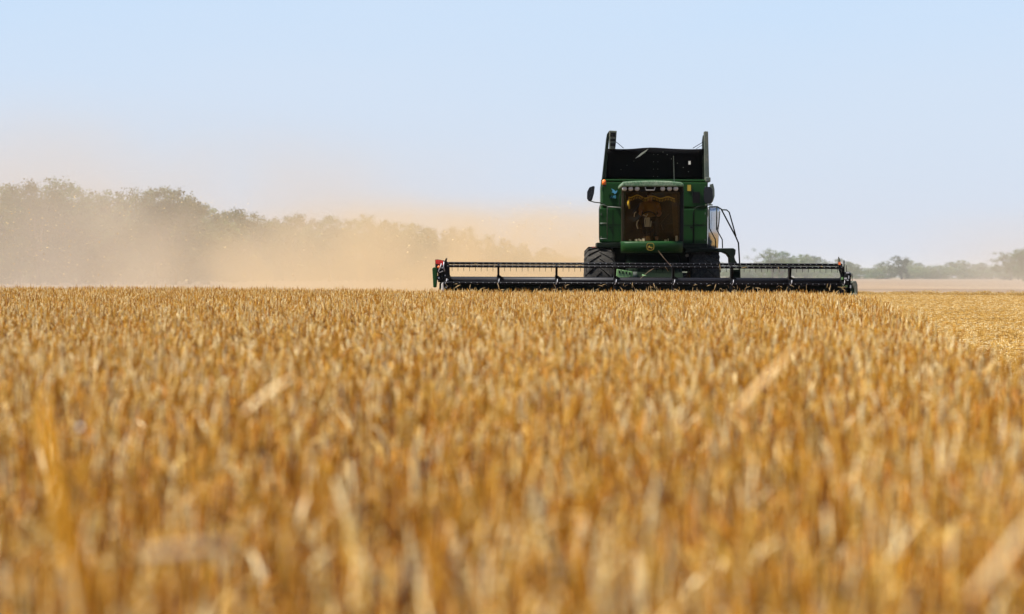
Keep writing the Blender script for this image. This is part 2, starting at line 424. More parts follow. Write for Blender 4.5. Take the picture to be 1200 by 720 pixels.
def scatter(name, meshes, points, label, cat, mat):
    """one 'stuff' object: its vertices carry copies of the plant patches through geometry nodes"""
    coll = bpy.data.collections.new(name + '_patches')
    for i, me in enumerate(meshes):
        o = bpy.data.objects.new(f'{name}_patch', me); coll.objects.link(o)
    me = bpy.data.meshes.new(name)
    me.from_pydata([p[0] for p in points], [], [])
    at = me.attributes.new('rot', 'FLOAT_VECTOR', 'POINT'); at.data.foreach_set('vector', [c for p in points for c in p[1]])
    at = me.attributes.new('size', 'FLOAT_VECTOR', 'POINT'); at.data.foreach_set('vector', [c for p in points for c in p[2]])
    at = me.attributes.new('pick', 'INT', 'POINT'); at.data.foreach_set('value', [p[3] for p in points])
    me.materials.append(mat)
    o = bpy.data.objects.new(name, me); C.objects.link(o)
    g = bpy.data.node_groups.new(name + '_nodes', 'GeometryNodeTree')
    g.interface.new_socket('Geometry', in_out='INPUT', socket_type='NodeSocketGeometry')
    g.interface.new_socket('Geometry', in_out='OUTPUT', socket_type='NodeSocketGeometry')
    N = g.nodes; L = g.links
    gi = N.new('NodeGroupInput'); go = N.new('NodeGroupOutput')
    iop = N.new('GeometryNodeInstanceOnPoints')
    ci = N.new('GeometryNodeCollectionInfo'); ci.inputs['Collection'].default_value = coll
    ci.inputs['Separate Children'].default_value = True; ci.inputs['Reset Children'].default_value = True
    L.new(gi.outputs[0], iop.inputs['Points']); L.new(ci.outputs[0], iop.inputs['Instance'])
    iop.inputs['Pick Instance'].default_value = True
    def attr(nm, t):
        a = N.new('GeometryNodeInputNamedAttribute'); a.data_type = t; a.inputs['Name'].default_value = nm
        return a.outputs['Attribute']
    L.new(attr('pick', 'INT'), iop.inputs['Instance Index'])
    L.new(attr('rot', 'FLOAT_VECTOR'), iop.inputs['Rotation'])
    L.new(attr('size', 'FLOAT_VECTOR'), iop.inputs['Scale'])
    L.new(iop.outputs[0], go.inputs[0])
    md = o.modifiers.new('scatter', 'NODES'); md.node_group = g
    return tag(o, label, cat, kind='stuff')

# standing wheat
NW = 10
wp = [wheat_patch(100+i) for i in range(NW)] + [wheat_patch(200+i, n=78, gold=0.11) for i in range(4)]      # the last four are thinner stands
random.seed(11)
pts = []
def swell(x, y):
    return 0.04*noise.noise(Vector((x*0.25, y*0.12, 1.3))) + 0.030*noise.noise(Vector((x*0.9, y*0.5, 7.7)))
y = 1.6
while y < 72.5:
    st = 0.55
    xl = -(0.185*y + 1.6); xr = min(crop_edge(y) , 0.22*y+3)
    if y > 70.05: xr = -2.05
    x = xl
    while x < xr + 0.6:
        jx = x + random.uniform(-.12, .12); jy = y + random.uniform(-.12, .12)
        e = crop_edge(jy) + 0.25*noise.noise(Vector((jy*0.5, 3, 0)))-0.25 if jy <= 70.05 else -2.3
        x += st
        if jx > e or (jx > -2.4 and jy > 69.95): continue
        sc = random.uniform(0.97, 1.04) * (random.uniform(1.0, 1.06) if jy > 68.2 else 1)
        pts.append(((jx, jy, 0), (random.gauss(0, .03), random.gauss(0, .03), random.uniform(0, 6.28)),
                    (1, 1, sc*(1+swell(jx, jy)/0.8)), NW+random.randrange(4) if random.random() < (0.85 if jy < 11 else 0.25) else random.randrange(NW)))
    y += st
scatter('wheat_field', wp, pts, 'dense standing ripe golden wheat filling the whole foreground', 'wheat crop', M['wheat'])
print('wheat patches', len(pts))

# stubble of the cut strip to the right and behind the machine
sp = [stubble_patch(300+i) for i in range(6)]
random.seed(12); pts = []
y = 9.0
while y < 178:
    st = 1.45
    x = crop_edge(y)+0.35 if y < 69.5 else (-2 if y < 90 else -0.18*y-2)
    xr = 0.19*y + 3
    while x < xr:
        jx = x + random.uniform(-.1, .1); jy = y + random.uniform(-.2, .2)
        pts.append(((jx+0.4, jy, 0.002), (0, 0, R(-5.7)+random.choice([0, PI])+random.gauss(0, .03)), (1, 1, random.uniform(.8, 1.15)), random.randrange(6)))
        x += st
    y += st
for k in range(220):                                     # raked straw heaped along the far edge
    x = -20 + k*.42; yy = 168 + 2.5*noise.noise(Vector((x*.05, 0, 0))) + random.gauss(0, .5)
    pts.append(((x, yy, .03), (random.gauss(0, .1), random.gauss(0, .1), random.uniform(0, 6.28)), (.8, .8, random.uniform(1.1, 1.9)), random.randrange(6)))
scatter('stubble', sp, pts, 'short golden stubble and loose straw on the cut strip right of the standing wheat', 'stubble', M['stubble'])
print('stubble patches', len(pts))

# ------------------------------------------------------------------ trees
def make_crown(seed, mat, h=9.5, w=6.5, n_clump=70, per=85, leaf=0.26, low=0.12, airy=0.0):
    random.seed(seed); P = Plants()
    clumps = []
    big = [(Vector((random.gauss(0, w*0.23), random.gauss(0, w*0.20), h*random.uniform(low+0.12, 0.82))), random.uniform(0.20, 0.34)*w) for _ in range(9)]
    big.append((Vector((random.gauss(0, w*.08), 0, h*0.80)), 0.20*w))
    for i in range(n_clump):
        c, r = random.choice(big)
        v = Vector((random.gauss(0, 1), random.gauss(0, 1), random.gauss(0, 0.85))).normalized()*r*random.uniform(0.55, 1.08)
        p = c+v
        if p.z < h*low: p.z = h*low + random.random()*h*0.1
        clumps.append(p)
    mx = max(p.z for p in clumps)
    for p in clumps: p.z *= (h-0.35)/mx
    for p in clumps:
        cr = random.uniform(0.30, 0.72); tint0 = random.gauss(0.5, 0.16)
        for k in range(int(per*cr/0.5*(1-airy))):
            q = p + Vector((random.gauss(0, 1), random.gauss(0, 1), random.gauss(0, .8)))*cr*0.62
            a = Vector((random.gauss(0, 1), random.gauss(0, 1), random.gauss(0, 1))).normalized()
            b = a.orthogonal().normalized(); s_ = leaf*random.uniform(.45, 1.1)
            base = len(P.v)
            for u, v in ((-.5, 0), (0, -.32), (.5, 0), (0, .32)):
                P.v.append(tuple(q + a*(u*s_) + b*(v*s_)))
            P.t += [min(1, max(0, tint0+random.gauss(0, .15)))]*4
            P.f.append((base, base+1, base+2, base+3))
    return P.mesh('crown', mat, smooth=False), clumps

def make_trunk(seed, clumps, h):
    random.seed(seed); m = MB()
    fork = Vector((0, 0, h*0.3))
    m.tube([Vector((0, 0, -0.1)), Vector((0.05, 0, h*0.15)), fork], [0.24, 0.19, 0.16], 7)
    for p in random.sample(clumps, 16):
        mid = fork.lerp(p, 0.5) + Vector((random.gauss(0, .25), random.gauss(0, .25), random.uniform(0, .4)))
        m.tube([fork - Vector((0, 0, random.uniform(0, h*.15))), mid, p], [0.10, 0.06, 0.02], 5)
    return m
tree_kinds = []
specs = [('leaf', 9.7, 7.4, 135, 95, .27, .04, 0), ('leaf2', 9.7, 6.6, 120, 90, .26, .04, 0), ('leaf', 9.7, 8.0, 150, 95, .28, .04, 0),
         ('leaf2', 9.7, 6.0, 85, 80, .25, .08, .1), ('leaf2', 9.7, 7.0, 130, 90, .26, .04, 0)]
for i, (mt, h, w, nc, per, lf, low, airy) in enumerate(specs):
    cme, cl = make_crown(50+i, M[mt], h, w, nc, per, lf, low, airy)
    tm = make_trunk(70+i, cl, h).build('trunk', M['bark'])
    tree_kinds.append((cme, tm.data)); bpy.data.objects.remove(tm)
bush_me = []
for i in range(3):
    cme, cl = make_crown(90+i, M['leaf2' if i != 1 else 'leaf'], 3.6, 5.5, 38, 60, .24, .0, 0)
    st = MB()
    for p in cl[:10]: st.tube([Vector((p.x*.1, p.y*.1, -.05)), Vector((p.x*.5, p.y*.5, p.z*.5)), p], [.05, .035, .012], 5)
    so_ = st.build('stem', M['bark']); bush_me.append((cme, so_.data)); bpy.data.objects.remove(so_)

def place_tree(px, d, H, kind, label, group, widen=1.0, bush=False):
    x = (px-600)*d/F
    cme, tme = (bush_me if bush else tree_kinds)[kind]
    h0 = 3.6 if bush else 9.7
    t = empty('shrub' if bush else 'tree', (x, d, 0), random.uniform(0, 6.28))
    s_ = H/h0
    t.scale = (s_*widen, s_*widen, s_)
    for nm, me in (('crown', cme), ('stem' if bush else 'trunk', tme)):
        o = bpy.data.objects.new(nm, me); C.objects.link(o); o.parent = t
    tag(t, label, 'shrub' if bush else 'tree', group)

random.seed(21)
left = [(-35,222),(-8,219),(22,217),(45,213),(66,209),(92,219),(112,224),(130,232),(146,224),(165,223),(183,219),(205,220),(222,228),(240,243),(256,249),
        (272,245),(287,248),(303,258),(322,255),(345,251),(366,256),(386,253),(408,257),(430,250),(455,258),(478,261),(500,265),(524,267),
        (548,268),(572,273),(592,279),(612,284),(634,290),(655,297),(872,309)]
right = [(893,306),(905,292),(924,303),(943,298),(962,309),(984,303),(1004,309),(1020,315),(1036,308),(1056,300),(1076,308),(1094,317),(1116,307),(1131,305),
         (1149,308),(1167,312),(1184,296),(1199,290),(1222,288)]
Lg = 'trees of the dusty windbreak left of the combine'
Rg = 'small trees along the far field edge right of the combine'
ORD = ['first', 'second', 'third', 'fourth', 'fifth', 'sixth', 'seventh', 'eighth', 'ninth', 'tenth', 'eleventh', 'twelfth', 'thirteenth', 'fourteenth', 'fifteenth',
       'sixteenth', 'seventeenth', 'eighteenth', 'nineteenth', 'twentieth', 'twenty-first', 'twenty-second', 'twenty-third', 'twenty-fourth', 'twenty-fifth', 'twenty-sixth',
       'twenty-seventh', 'twenty-eighth', 'twenty-ninth', 'thirtieth', 'thirty-first', 'thirty-second', 'thirty-third', 'thirty-fourth', 'thirty-fifth']
def plab(px, i, side):
    if side == 'L':
        if px > 600: return 'tree all but hidden in the golden dust beside the combine' if px < 850 else 'tree just right of the combine ladder, at the start of the far tree line'
        size = 'tall' if px < 260 else 'lower'
        return f'{size} grey-green tree in the front row of the dusty windbreak, {ORD[i]} from the left'
    if i >= 19: return 'small hazy filler tree between the larger crowns of the far right tree line'
    if px > 1180: return f'large dust-veiled tree at the right edge of the far tree line, {["outermost", "second", "third"][len(right)-1-i]} in'
    return f'small hazy green tree in the far line right of the combine, {ORD[i]} from the combine'
def _old(px, i, side):
    if side == 'L':
        return 'tall hazy grey-green tree in the dust-veiled windbreak left of the combine'
    return 'small hazy green tree on the far field edge right of the combine'
for i, (px, ty) in enumerate(left):
    hor = HOR + ROLL*(px-600)
    H = 9.7*random.uniform(.97, 1.03)
    d = (H-CAMZ)*F/(hor-ty)
    place_tree(px, d, H, random.randrange(5), plab(px, i, 'L'), Lg, 1.0)
    # a second row a little lower
    d2 = d*1.06+6
    place_tree(px+random.uniform(8, 20)*280/d, d2, H*random.uniform(.78, .9), random.randrange(5),
               'lower tree in the second row of the dust-veiled windbreak', 'trees of the second row of the dusty windbreak', 1.15)
for i, (px, ty) in enumerate(right + [(p+random.uniform(7, 12), t+random.uniform(2, 7)) for p, t in right]):
    hor = HOR + ROLL*(px-600)
    H = 9.2
    d = (H-CAMZ)*F/(hor-ty)
    place_tree(px, d, H, [0, 4, 2, 1, 2][i % 5], plab(px, i, 'R'), Rg, 1.45)
# scrub along the foot of both lines
for k in range(92):
    px = -40 + k*13.7 + random.uniform(-5, 5)
    if px > 1230: break
    if px < 600: d = 275 + (px+40)*0.62
    else: d = 800 + (px-600)*1.0
    d += random.uniform(-8, 8)
    place_tree(px, d, random.uniform(2.6, 4.2)*(1 if px < 600 else 1.5), random.randrange(3), 'low pale scrub bush at the foot of the distant tree line', 'scrub bushes at the foot of the tree line', 1.7 if px < 600 else 2.4, bush=True)

# ------------------------------------------------------------------ combine harvester
CX = (763-600)*73.5/F
comb = empty('combine_harvester', (CX, 73.5, 0))
tag(comb, 'green combine harvester with raised black grain tank flaps and wide reel header cutting wheat', 'combine harvester')
def P_(m, name, mat, parent=comb, bevel=0, label=None):
    o = m.build(name, M[mat], parent, bevel)
    if label: o['label'] = label
    return o

# main body behind the cab
zb0, zb1 = W(763, 291, 74.4).z, W(763, 211.5, 74.4).z
bx0, bx1 = W(703.5, 0, 74.4).x, W(829, 0, 74.4).x
bm_ = MB(); bm_.add([(bx0,74.4,zb0),(bx1,74.4,zb0),(bx1,74.4,zb1),(bx0,74.4,zb1),(bx0+.13,79.6,zb0),(bx1-.13,79.6,zb0),(bx1-.13,79.6,zb1),(bx0+.13,79.6,zb1)],
    [(0,1,2,3),(5,4,7,6),(0,3,7,4),(1,5,6,2),(3,2,6,7),(0,4,5,1)])
body = P_(bm_, 'body', 'green', bevel=.05)
# lighter raised panels on the left front of the body
dF = 74.3
P_(MB().pbox(705, 733, 214, 242, dF, .1), 'upper_panel', 'green', bevel=.02)
P_(MB().pbox(702, 733, 244.5, 284, dF, .1), 'lower_panel', 'green', bevel=.02)
P_(MB().pbox(797, 828, 214, 243, dF, .1), 'upper_panel', 'green', bevel=.02)
P_(MB().pbox(797, 828, 245, 286, dF, .1), 'lower_panel', 'green', bevel=.02)
P_(MB().pbox(811, 819.5, 225, 238, 74.26, .045), 'vent', 'black')
m = MB().pbox(805, 809, 217, 224, 74.27, .03); P_(m, 'yellow_plate', 'yellow')
for x0, x1, y0, y1 in ((717.5, 718.1, 246, 283), (703, 732, 263.5, 264.1), (812.5, 813.1, 246, 285), (798, 827, 264, 264.6)):
    P_(MB().pbox(x0, x1, y0, y1, dF-.006, .02), 'panel_seam', 'black')
for x0, y0 in ((704, 250), (704, 277), (731, 250), (731, 277), (826, 249), (826, 280), (704, 218), (826, 218)):
    P_(MB().pbox(x0-.5, x0+.5, y0, y0+2.6, dF-.02, .03), 'hinge', 'greysteel')
P_(MB().pbox(713, 716, 266, 267.4, dF-.03, .04), 'panel_latch', 'black'); P_(MB().pbox(808, 811, 266, 267.4, dF-.03, .04), 'panel_latch', 'black')
# platforms
P_(MB().pbox(699, 731, 284.5, 290.5, 73.3, 1.2), 'platform', 'green_shaded', bevel=.02)
P_(MB().pbox(797, 829, 285.5, 291.5, 73.3, 1.2), 'platform', 'green_shaded', bevel=.02)
# underside, axle and feeder house
P_(MB().pbox(716, 812, 291, 318, 73.9, 4.6), 'chassis', 'green_shaded', bevel=.03)
P_(MB().pbox(712, 820, 326, 346, 73.2, .35), 'axle', 'black', bevel=.05)
fx0, fx1 = (736-600)*72/F, (800-600)*72/F
fh = MB().prism([(fx0, 71.25, .30), (fx0, 71.25, 1.02), (fx0, 74.2, 1.75), (fx0, 74.2, 1.0)], (fx1-fx0, 0, 0))
P_(fh, 'feeder_house', 'green_shaded', bevel=.03)
gb = MB().prism([W(722.5, 327, 71.7), W(723, 315.5, 71.7), W(741, 318.5, 71.7), W(742, 327, 71.7)], (0, .4, 0))
gbo = P_(gb, 'feeder_shield', 'green_sunlit', bevel=.01)
sl_ = MB()
for k in range(4): sl_.pbox(725+k*4, 726.5+k*4, 317.4+k*.6, 320.5+k*.5, 71.685, .02)
P_(sl_, 'shield_slots', 'black', gbo)
P_(MB().lathe([(-.05, .10), (.05, .10), (.05, .02)], W(744, 323.5, 71.7), 'X', 16), 'feeder_sprocket', 'greysteel')
P_(MB().tube([W(752, 323, 71.8), W(768, 327, 71.8)], .03, 6), 'linkage', 'green_sunlit')

# grain tank extension: black front flap, side wings
tf = 75.0
tank_f = MB()
pl = W(707.5, 212, tf); pr = W(826, 212, tf); tl_ = W(710.5, 175, tf); tr_ = W(823.5, 175, tf)
nx = 16; vs = []; fs = []
for j in range(7):
    v = j/6
    for i in range(nx+1):
        u = i/nx
        p = pl.lerp(pr, u).lerp(tl_.lerp(tr_, u), v)
        p.y += 0.10*math.sin(PI*u)*v - 0.55*v*0.6 + 0.05*math.sin(7*u+2*v)*v
        if j == 6: p.z += 0.02*math.exp(-((u-.42)/.13)**2) - 0.012*math.sin(u*9)
        vs.append(p)
for j in range(6):
    for i in range(nx):
        fs.append((j*(nx+1)+i, j*(nx+1)+i+1, (j+1)*(nx+1)+i+1, (j+1)*(nx+1)+i))
tank_f.add(vs, fs, True)
tfo = P_(tank_f, 'tank_front_flap', 'rubber')
md = tfo.modifiers.new('thick', 'SOLIDIFY'); md.thickness = .02
riv = MB()
for (px, py) in [(742,189),(734,194),(727,199),(765,181.5),(770,181.5),(765,190),(770,190),(765,198.5),(770,198.5),(781,181.5),(786,186.5),(793,191.5),(800,196.5),(806,201.5),(765,207),(770,207),(755,180),(776,178.5)]:
    v = (212-py)/37
    y_ = tf + 0.10*math.sin(PI*(px-708)/118)*v - 0.33*v
    riv.lathe([(-.03, .001), (-.03, .010), (.02, .010)], W(px, py, y_-0.03), 'Y', 8)
P_(riv, 'rivets', 'greysteel', tfo)
P_(MB().pbox(806, 808.5, 189, 193, 74.66, .02), 'latch_plate', 'bone', tfo)
# white strip painted as the highlight on the black cover
cr = MB().prism([W(743.5, 186, 74.68), W(750, 180, 74.62), W(759, 174.5, 74.58), (W(756, 178, 74.62)), W(749, 183.5, 74.66)], (0, .01, 0))
P_(cr, 'cover_highlight', 'white', tfo)
# tank rear and side sheets
P_(MB().pbox(711, 824, 180, 212, 78.2, .04), 'tank_rear_flap', 'rubber')
def wing(pts_front, d, depth, mat, name, dx=0):
    m = MB().prism([W(px, py, d) for px, py in pts_front], (dx, depth, 0))
    return P_(m, name, mat, bevel=.01)
wing([(704.5, 213), (710.2, 157.5), (712.6, 153.8), (713.6, 154), (709, 213)], 74.75, 3.0, 'green_shaded', 'tank_side_flap', .07)
wg = wing([(713, 175), (713, 153.2), (721.8, 153.6), (721, 167), (720.2, 175)], 74.6, .12, 'greysteel', 'flap_corner')
sm_ = MB()
for a, b in ((155.5, 160.5), (163, 165.6), (168, 171.5)): sm_.pbox(714.3, 720.2, a, b, 74.585, .02)
P_(sm_, 'corner_recess', 'black', wg)  # black blocks drawn where the corner plate is recessed
wing([(823, 213), (822.4, 159), (825, 158.4), (827, 213)], 74.75, 3.0, 'green_shaded', 'tank_side_flap', .17)
wing([(825.4, 210), (824, 155), (824.8, 154), (828.8, 154.3), (830.4, 210)], 74.55, .25, 'greysteel', 'flap_corner')
P_(MB().pbox(826, 832, 208, 213.5, 74.3, .5), 'hinge_block', 'greysteel', bevel=.02)
wi = MB(); wi.tube([W(721, 166.5, 74.6), W(730, 174, 74.6)], .008, 4); P_(wi, 'stay_cable', 'black')
wi = MB(); wi.tube([W(822.5, 167, 74.6), W(811, 174, 74.6)], .008, 4); wi.tube([W(822.5, 170, 74.6), W(815, 174.5, 74.6)], .006, 4); P_(wi, 'stay_cable', 'black')
P_(MB().tube([W(789.3, 213, 73.6), W(788.4, 183, 73.6)], [.010, .006], 5), 'antenna', 'greysteel')
P_(MB().pbox(704, 829, 210.5, 213, 74.32, .5), 'tank_rim', 'green', bevel=.02)

# cab
cabd = 72.2
P_(MB().pbox(729, 799, 283.5, 287, cabd-.05, 1.9), 'cab_floor', 'green_shaded')
P_(MB().pbox(727.8, 731.6, 222, 284, cabd, .12), 'cab_pillar', 'interior', bevel=.02, label='dusty brown cab pillar')
P_(MB().pbox(795.5, 800.5, 222, 290, cabd, .16), 'cab_pillar', 'black', bevel=.02)
P_(MB().pbox(728, 731, 222, 284, 73.9, .12), 'cab_pillar', 'black')
P_(MB().pbox(797, 800, 222, 290, 73.9, .12), 'cab_pillar', 'black')
P_(MB().pbox(732, 797, 222, 284, 74.0, .05), 'cab_rear_wall', 'interior')
# roof: cap with rounded edge, light bar below
roof = MB()
prof = [(727.3, 219), (727.6, 215.2), (729.8, 213.2), (745, 212.2), (764, 211.8), (783, 212.4), (797, 213.6), (800.6, 215.6), (800.8, 219)]
roof.prism([W(a, b, 71.75) for a, b in prof], (0, 2.25, 0))
ro = P_(roof, 'cab_roof', 'roof', bevel=.03)
lb = P_(MB().prism([W(728, 218.3, 71.85), W(800, 218.6, 71.85), W(799.5, 225.2, 71.95), (W(729.5, 224.6, 71.95))], (0, .22, 0)), 'light_bar', 'black', bevel=.02)
for px in (731.3, 738.5, 746, 776, 784, 791.3):
    c = W(px, 221.3, 71.83)
    l_ = MB().lathe([(-.045, .001), (-.04, .03), (-.02, .055), (.03, .06)], (c.x, c.y, c.z), 'Y', 16)
    P_(l_, 'work_light', 'lens', lb)
gh = MB(); gh.tube([W(755.5, 219.5, 71.8), W(756.5, 223, 71.78), W(766, 223, 71.78), W(767, 219.5, 71.8)], .012, 6); P_(gh, 'grab_bar', 'bone', lb)
# windscreen, slightly bowed
ws = MB(); vs = []; fs = []
for j in range(5):
    v = j/4
    for i in range(13):
        u = i/12
        p = W(731.6+u*64.2 - (1-u)*(1-v)*0.8, 283.5 - v*60, cabd+.02)
        p.y -= .12*math.sin(PI*u) + .14*v
        vs.append(p)
for j in range(4):
    for i in range(12): fs.append((j*13+i, j*13+i+1, (j+1)*13+i+1, (j+1)*13+i))
ws.add(vs, fs, True); P_(ws, 'windscreen', 'glass')
sd = MB().box(W(729.3, 0, 73).x, W(729.3, 0, 73).x+.01, cabd+.13, 73.88, W(729, 283, 73).z, W(729, 222, 73).z); P_(sd, 'side_window', 'glass')
sd = MB().box(W(798.5, 0, 73).x, W(798.5, 0, 73).x+.01, cabd+.17, 73.88, W(799, 283, 73).z, W(799, 222, 73).z); P_(sd, 'side_window', 'glass')
# cab front lower panel with bowed face
fp = MB(); vs = []; n_ = 12
for (py, off) in ((284, .0), (286, -.02), (292.5, -.02), (294.8, .05)):
    for i in range(n_+1):
        u = i/n_; p = W(728+u*70.5, py, cabd-.03); p.y += off - .17*math.sin(PI*u)**.7; vs.append(p)
fs = [(j*(n_+1)+i, j*(n_+1)+i+1, (j+1)*(n_+1)+i+1, (j+1)*(n_+1)+i) for j in range(3) for i in range(n_)]
fp.add(vs, fs, True); fpo = P_(fp, 'front_panel', 'green')
md = fpo.modifiers.new('thick', 'SOLIDIFY'); md.thickness = .05
# emblem: dark shield with yellow rim and leaping animal
ed = 71.935
def shp(cx, cy, w, h, n=24, k=3.2):
    out = []
    for i in range(n):
        t = 2*PI*i/n; c = math.cos(t); s_ = math.sin(t)
        out.append(W(cx + w*math.copysign(abs(c)**(2/k), c)*(1-.10*max(0, s_)), cy + h*math.copysign(abs(s_)**(2/k), s_), ed))
    return out
eo = P_(MB().prism(shp(761.8, 289.3, 4.6, 4.6), (0, .02, 0)), 'emblem', 'black', fpo)
outer = shp(761.8, 289.3, 4.4, 4.4); inner = shp(761.8, 289.3, 3.9, 3.9)
rim = MB(); n_ = len(outer)
rim.add([p+Vector((0, -.006, 0)) for p in outer+inner], [(i, (i+1) % n_, n_+(i+1) % n_, n_+i) for i in range(n_)])
P_(rim, 'emblem_rim', 'yellow', fpo)
deer = [(0.02,.42),(.10,.50),(.20,.47),(.22,.60),(.27,.74),(.31,.66),(.38,.60),(.36,.54),(.42,.48),(.60,.40),(.78,.40),(.93,.30),(.90,.24),(.74,.32),(.66,.28),(.80,.12),(.74,.08),(.60,.24),(.44,.28),(.30,.30),(.14,.16),(.08,.20),(.20,.34),(.14,.38)]
dm = MB().prism([W(761.8+(.5-x)*-6.4, 289.6-(y_-.42)*6.6, ed-.012) for x, y_ in deer], (0, .006, 0))
P_(dm, 'emblem_animal', 'yellow', fpo)

# things inside the cab
P_(MB().pbox(748, 772, 262, 268, 73.2, .5), 'seat_cushion', 'seat', bevel=.05)
P_(MB().pbox(749, 771, 240, 263, 73.62, .14), 'seat_backrest', 'seat', bevel=.05)
sw = MB(); c = W(760, 256, 72.75)
ring = [c + Vector((.19*math.cos(t), .10*math.sin(t), .16*math.sin(t))) for t in [2*PI*i/24 for i in range(25)]]
sw.tube(ring, .015, 6, False)
for t in (0.3, PI-.3, 1.5*PI): sw.tube([c, c+Vector((.19*math.cos(t), .10*math.sin(t), .16*math.sin(t)))], .012, 5)
P_(sw, 'steering_wheel', 'black')
P_(MB().tube([c, c+Vector((0, -.25, -.55))], [.04, .07], 8), 'steering_column', 'black')
P_(MB().pbox(756.5, 761, 255, 266, 72.5, .05), 'monitor', 'bone', bevel=.01)
hz = MB(); hz.tube([W(755.6, 255, 72.45), W(755, 259, 72.45), W(755.6, 266, 72.45)], .012, 5); hz.tube([W(762, 266, 72.45), W(762.6, 259, 72.45)], .010, 5)
hz.tube([W(753, 252, 72.45), W(757, 254, 72.45), W(758.5, 251, 72.45)], .012, 5); P_(hz, 'monitor_bracket', 'white')
hz = MB(); hz.tube([W(748, 258, 72.5), W(746.2, 260, 72.5), W(745.6, 264, 72.5), W(747, 268.5, 72.5)], .014, 6); P_(hz, 'control_handle', 'white')
hz = MB(); hz.tube([W(745, 248.5, 72.5), W(743, 250, 72.5), W(742.6, 254.5, 72.5)], .012, 6); P_(hz, 'control_handle', 'white')
it = MB()
random.seed(5)
for k in range(9):
    px = random.choice([736, 741, 744, 748, 752, 774, 779, 783]) + random.uniform(-1, 1)
    it.pbox(px, px+random.uniform(1, 3), 281.2-random.uniform(0, 1.5), 283, 72.3, .08)
P_(it, 'dashboard_items', 'white')
P_(MB().pbox(757, 762, 277, 283, 72.3, .1), 'display', 'seat', bevel=.01)
P_(MB().pbox(791.2, 793.8, 276.5, 282.8, 72.32, .06), 'cup', 'white', bevel=.01)
co = MB().pbox(766, 790, 262, 272, 72.9, .5); P_(co, 'side_console', 'interior', bevel=.04)
P_(MB().prism([W(a, b, 72.45) for a, b in [(786.5, 228), (793, 228), (794.5, 283), (790, 283), (787.5, 255)]], (0, .05, 0)), 'inner_pillar', 'seat')
P_(MB().prism([W(a, b, 72.6) for a, b in [(774, 262), (784, 250), (785.5, 252), (777, 270)]], (0, .2, 0)), 'arm_rest', 'black')
# fringed yellow curtain strip along the top of the windscreen
fc = MB(); vs = []; n_ = 60
def fy(u): return 229.5 + 1.6*math.sin(u*19+1.0)*(1 if u < .5 else .7) + 2.2*u
for i in range(n_+1):
    u = i/n_; px = 736 + u*54
    for dy in (0, 1.3): 
        p = W(px, fy(u)+dy, 72.18 ); vs.append(p)
fc.add(vs, [(2*i, 2*i+2, 2*i+3, 2*i+1) for i in range(n_)])
for i in range(0, n_+1):
    u = i/n_; px = 736+u*54
    if i % 2 == 0: fc.tube([W(px, fy(u)+2, 72.18), W(px+.2, fy(u)+4.6, 72.18)], .008, 4)
P_(fc, 'fringe_curtain', 'fringe')
ts = MB(); ts.tube([W(737, 233, 72.2), W(736, 238, 72.2), W(737, 245, 72.2)], [.015, .035, .02], 7); P_(ts, 'tassel', 'fringe')
P_(MB().tube([W(757, 227.5, 72.1), W(748, 240, 72.02), W(741, 250, 71.99)], .010, 5), 'wiper', 'black')

# beacon, mirrors, marker lamps, rails
P_(MB().lathe([(-.07, .02), (-.07, .055), (.03, .05), (.06, .02), (.062, .001)], W(707.2, 213.6, 74.1), 'Z', 14), 'beacon', 'orange')
P_(MB().pbox(706, 709.5, 216.5, 219, 74.05, .2), 'beacon_bracket', 'black')
mi = MB(); pr_ = [(689.2,236),(687.3,233),(687.4,225),(690,219.8),(694.3,218.2),(696.4,218.6),(695.5,227),(693.2,235.2)]
mi.prism([W(a, b, 72.9) for a, b in pr_], (0, .07, 0)); mo = P_(mi, 'mirror', 'chrome', bevel=.015)
P_(MB().tube([W(690, 235.5, 72.98), W(696, 237.2, 73.1), W(703, 238, 73.6), W(708, 240, 74.3)], .014, 6), 'mirror_arm', 'rail', mo)
mi = MB(); pr_ = [(825.5,238.6),(823.8,232),(824,222),(826,219.5),(831,219),(834.5,222),(835,233),(833,239)]
mi.prism([W(a, b, 72.9) for a, b in pr_], (0, .08, 0)); mo = P_(mi, 'mirror', 'chrome', bevel=.015)
P_(MB().prism([W(a, b, 73.1) for a, b in [(833.4,238),(831,216.5),(835,215.5),(836.6,222),(836.8,230),(835,236)]], (0, .08, 0)), 'mirror_shell', 'greysteel', mo)
P_(MB().tube([W(826, 240.5, 73.0), W(834, 240.5, 73.0), W(828, 238, 73.6), W(826, 238, 74.35)], .016, 6), 'mirror_arm', 'rail', mo)
mk = MB().pbox(693.4, 700, 289.3, 292.6, 73.7, .08); mo = P_(mk, 'marker_bracket', 'black')
P_(MB().pbox(693.6, 696, 289.6, 292.2, 73.68, .03), 'red_lens', 'red', mo)
P_(MB().pbox(696.6, 699, 289.6, 292.2, 73.68, .03), 'amber_lens', 'orange', mo)
for px, py in ((715, 297.3), (805, 299.5)):
    P_(MB().lathe([(-.03, .001), (-.025, .03), (.0, .045), (.08, .04)], W(px, py, 73.6), 'Y', 14), 'low_work_light', 'lens')
rl = MB(); rr = .013
rl.tube([W(702, 281, 73.3), W(701.6, 246, 73.3), W(702.5, 240.6, 73.3), W(706, 240.4, 73.3), W(711, 241.5, 73.3), W(711.3, 281, 73.3)], rr, 6)
rl.tube([W(701.8, 262, 73.3), W(711.3, 262, 73.3)], rr, 6); rl.tube([W(701.8, 280, 73.3), W(711.3, 280, 73.3)], rr, 6)
rl.tube([W(711.2, 242.5, 73.3), W(727, 243.5, 73.3), W(729, 245, 73.3)], rr, 6)
P_(rl, 'handrail', 'rail')
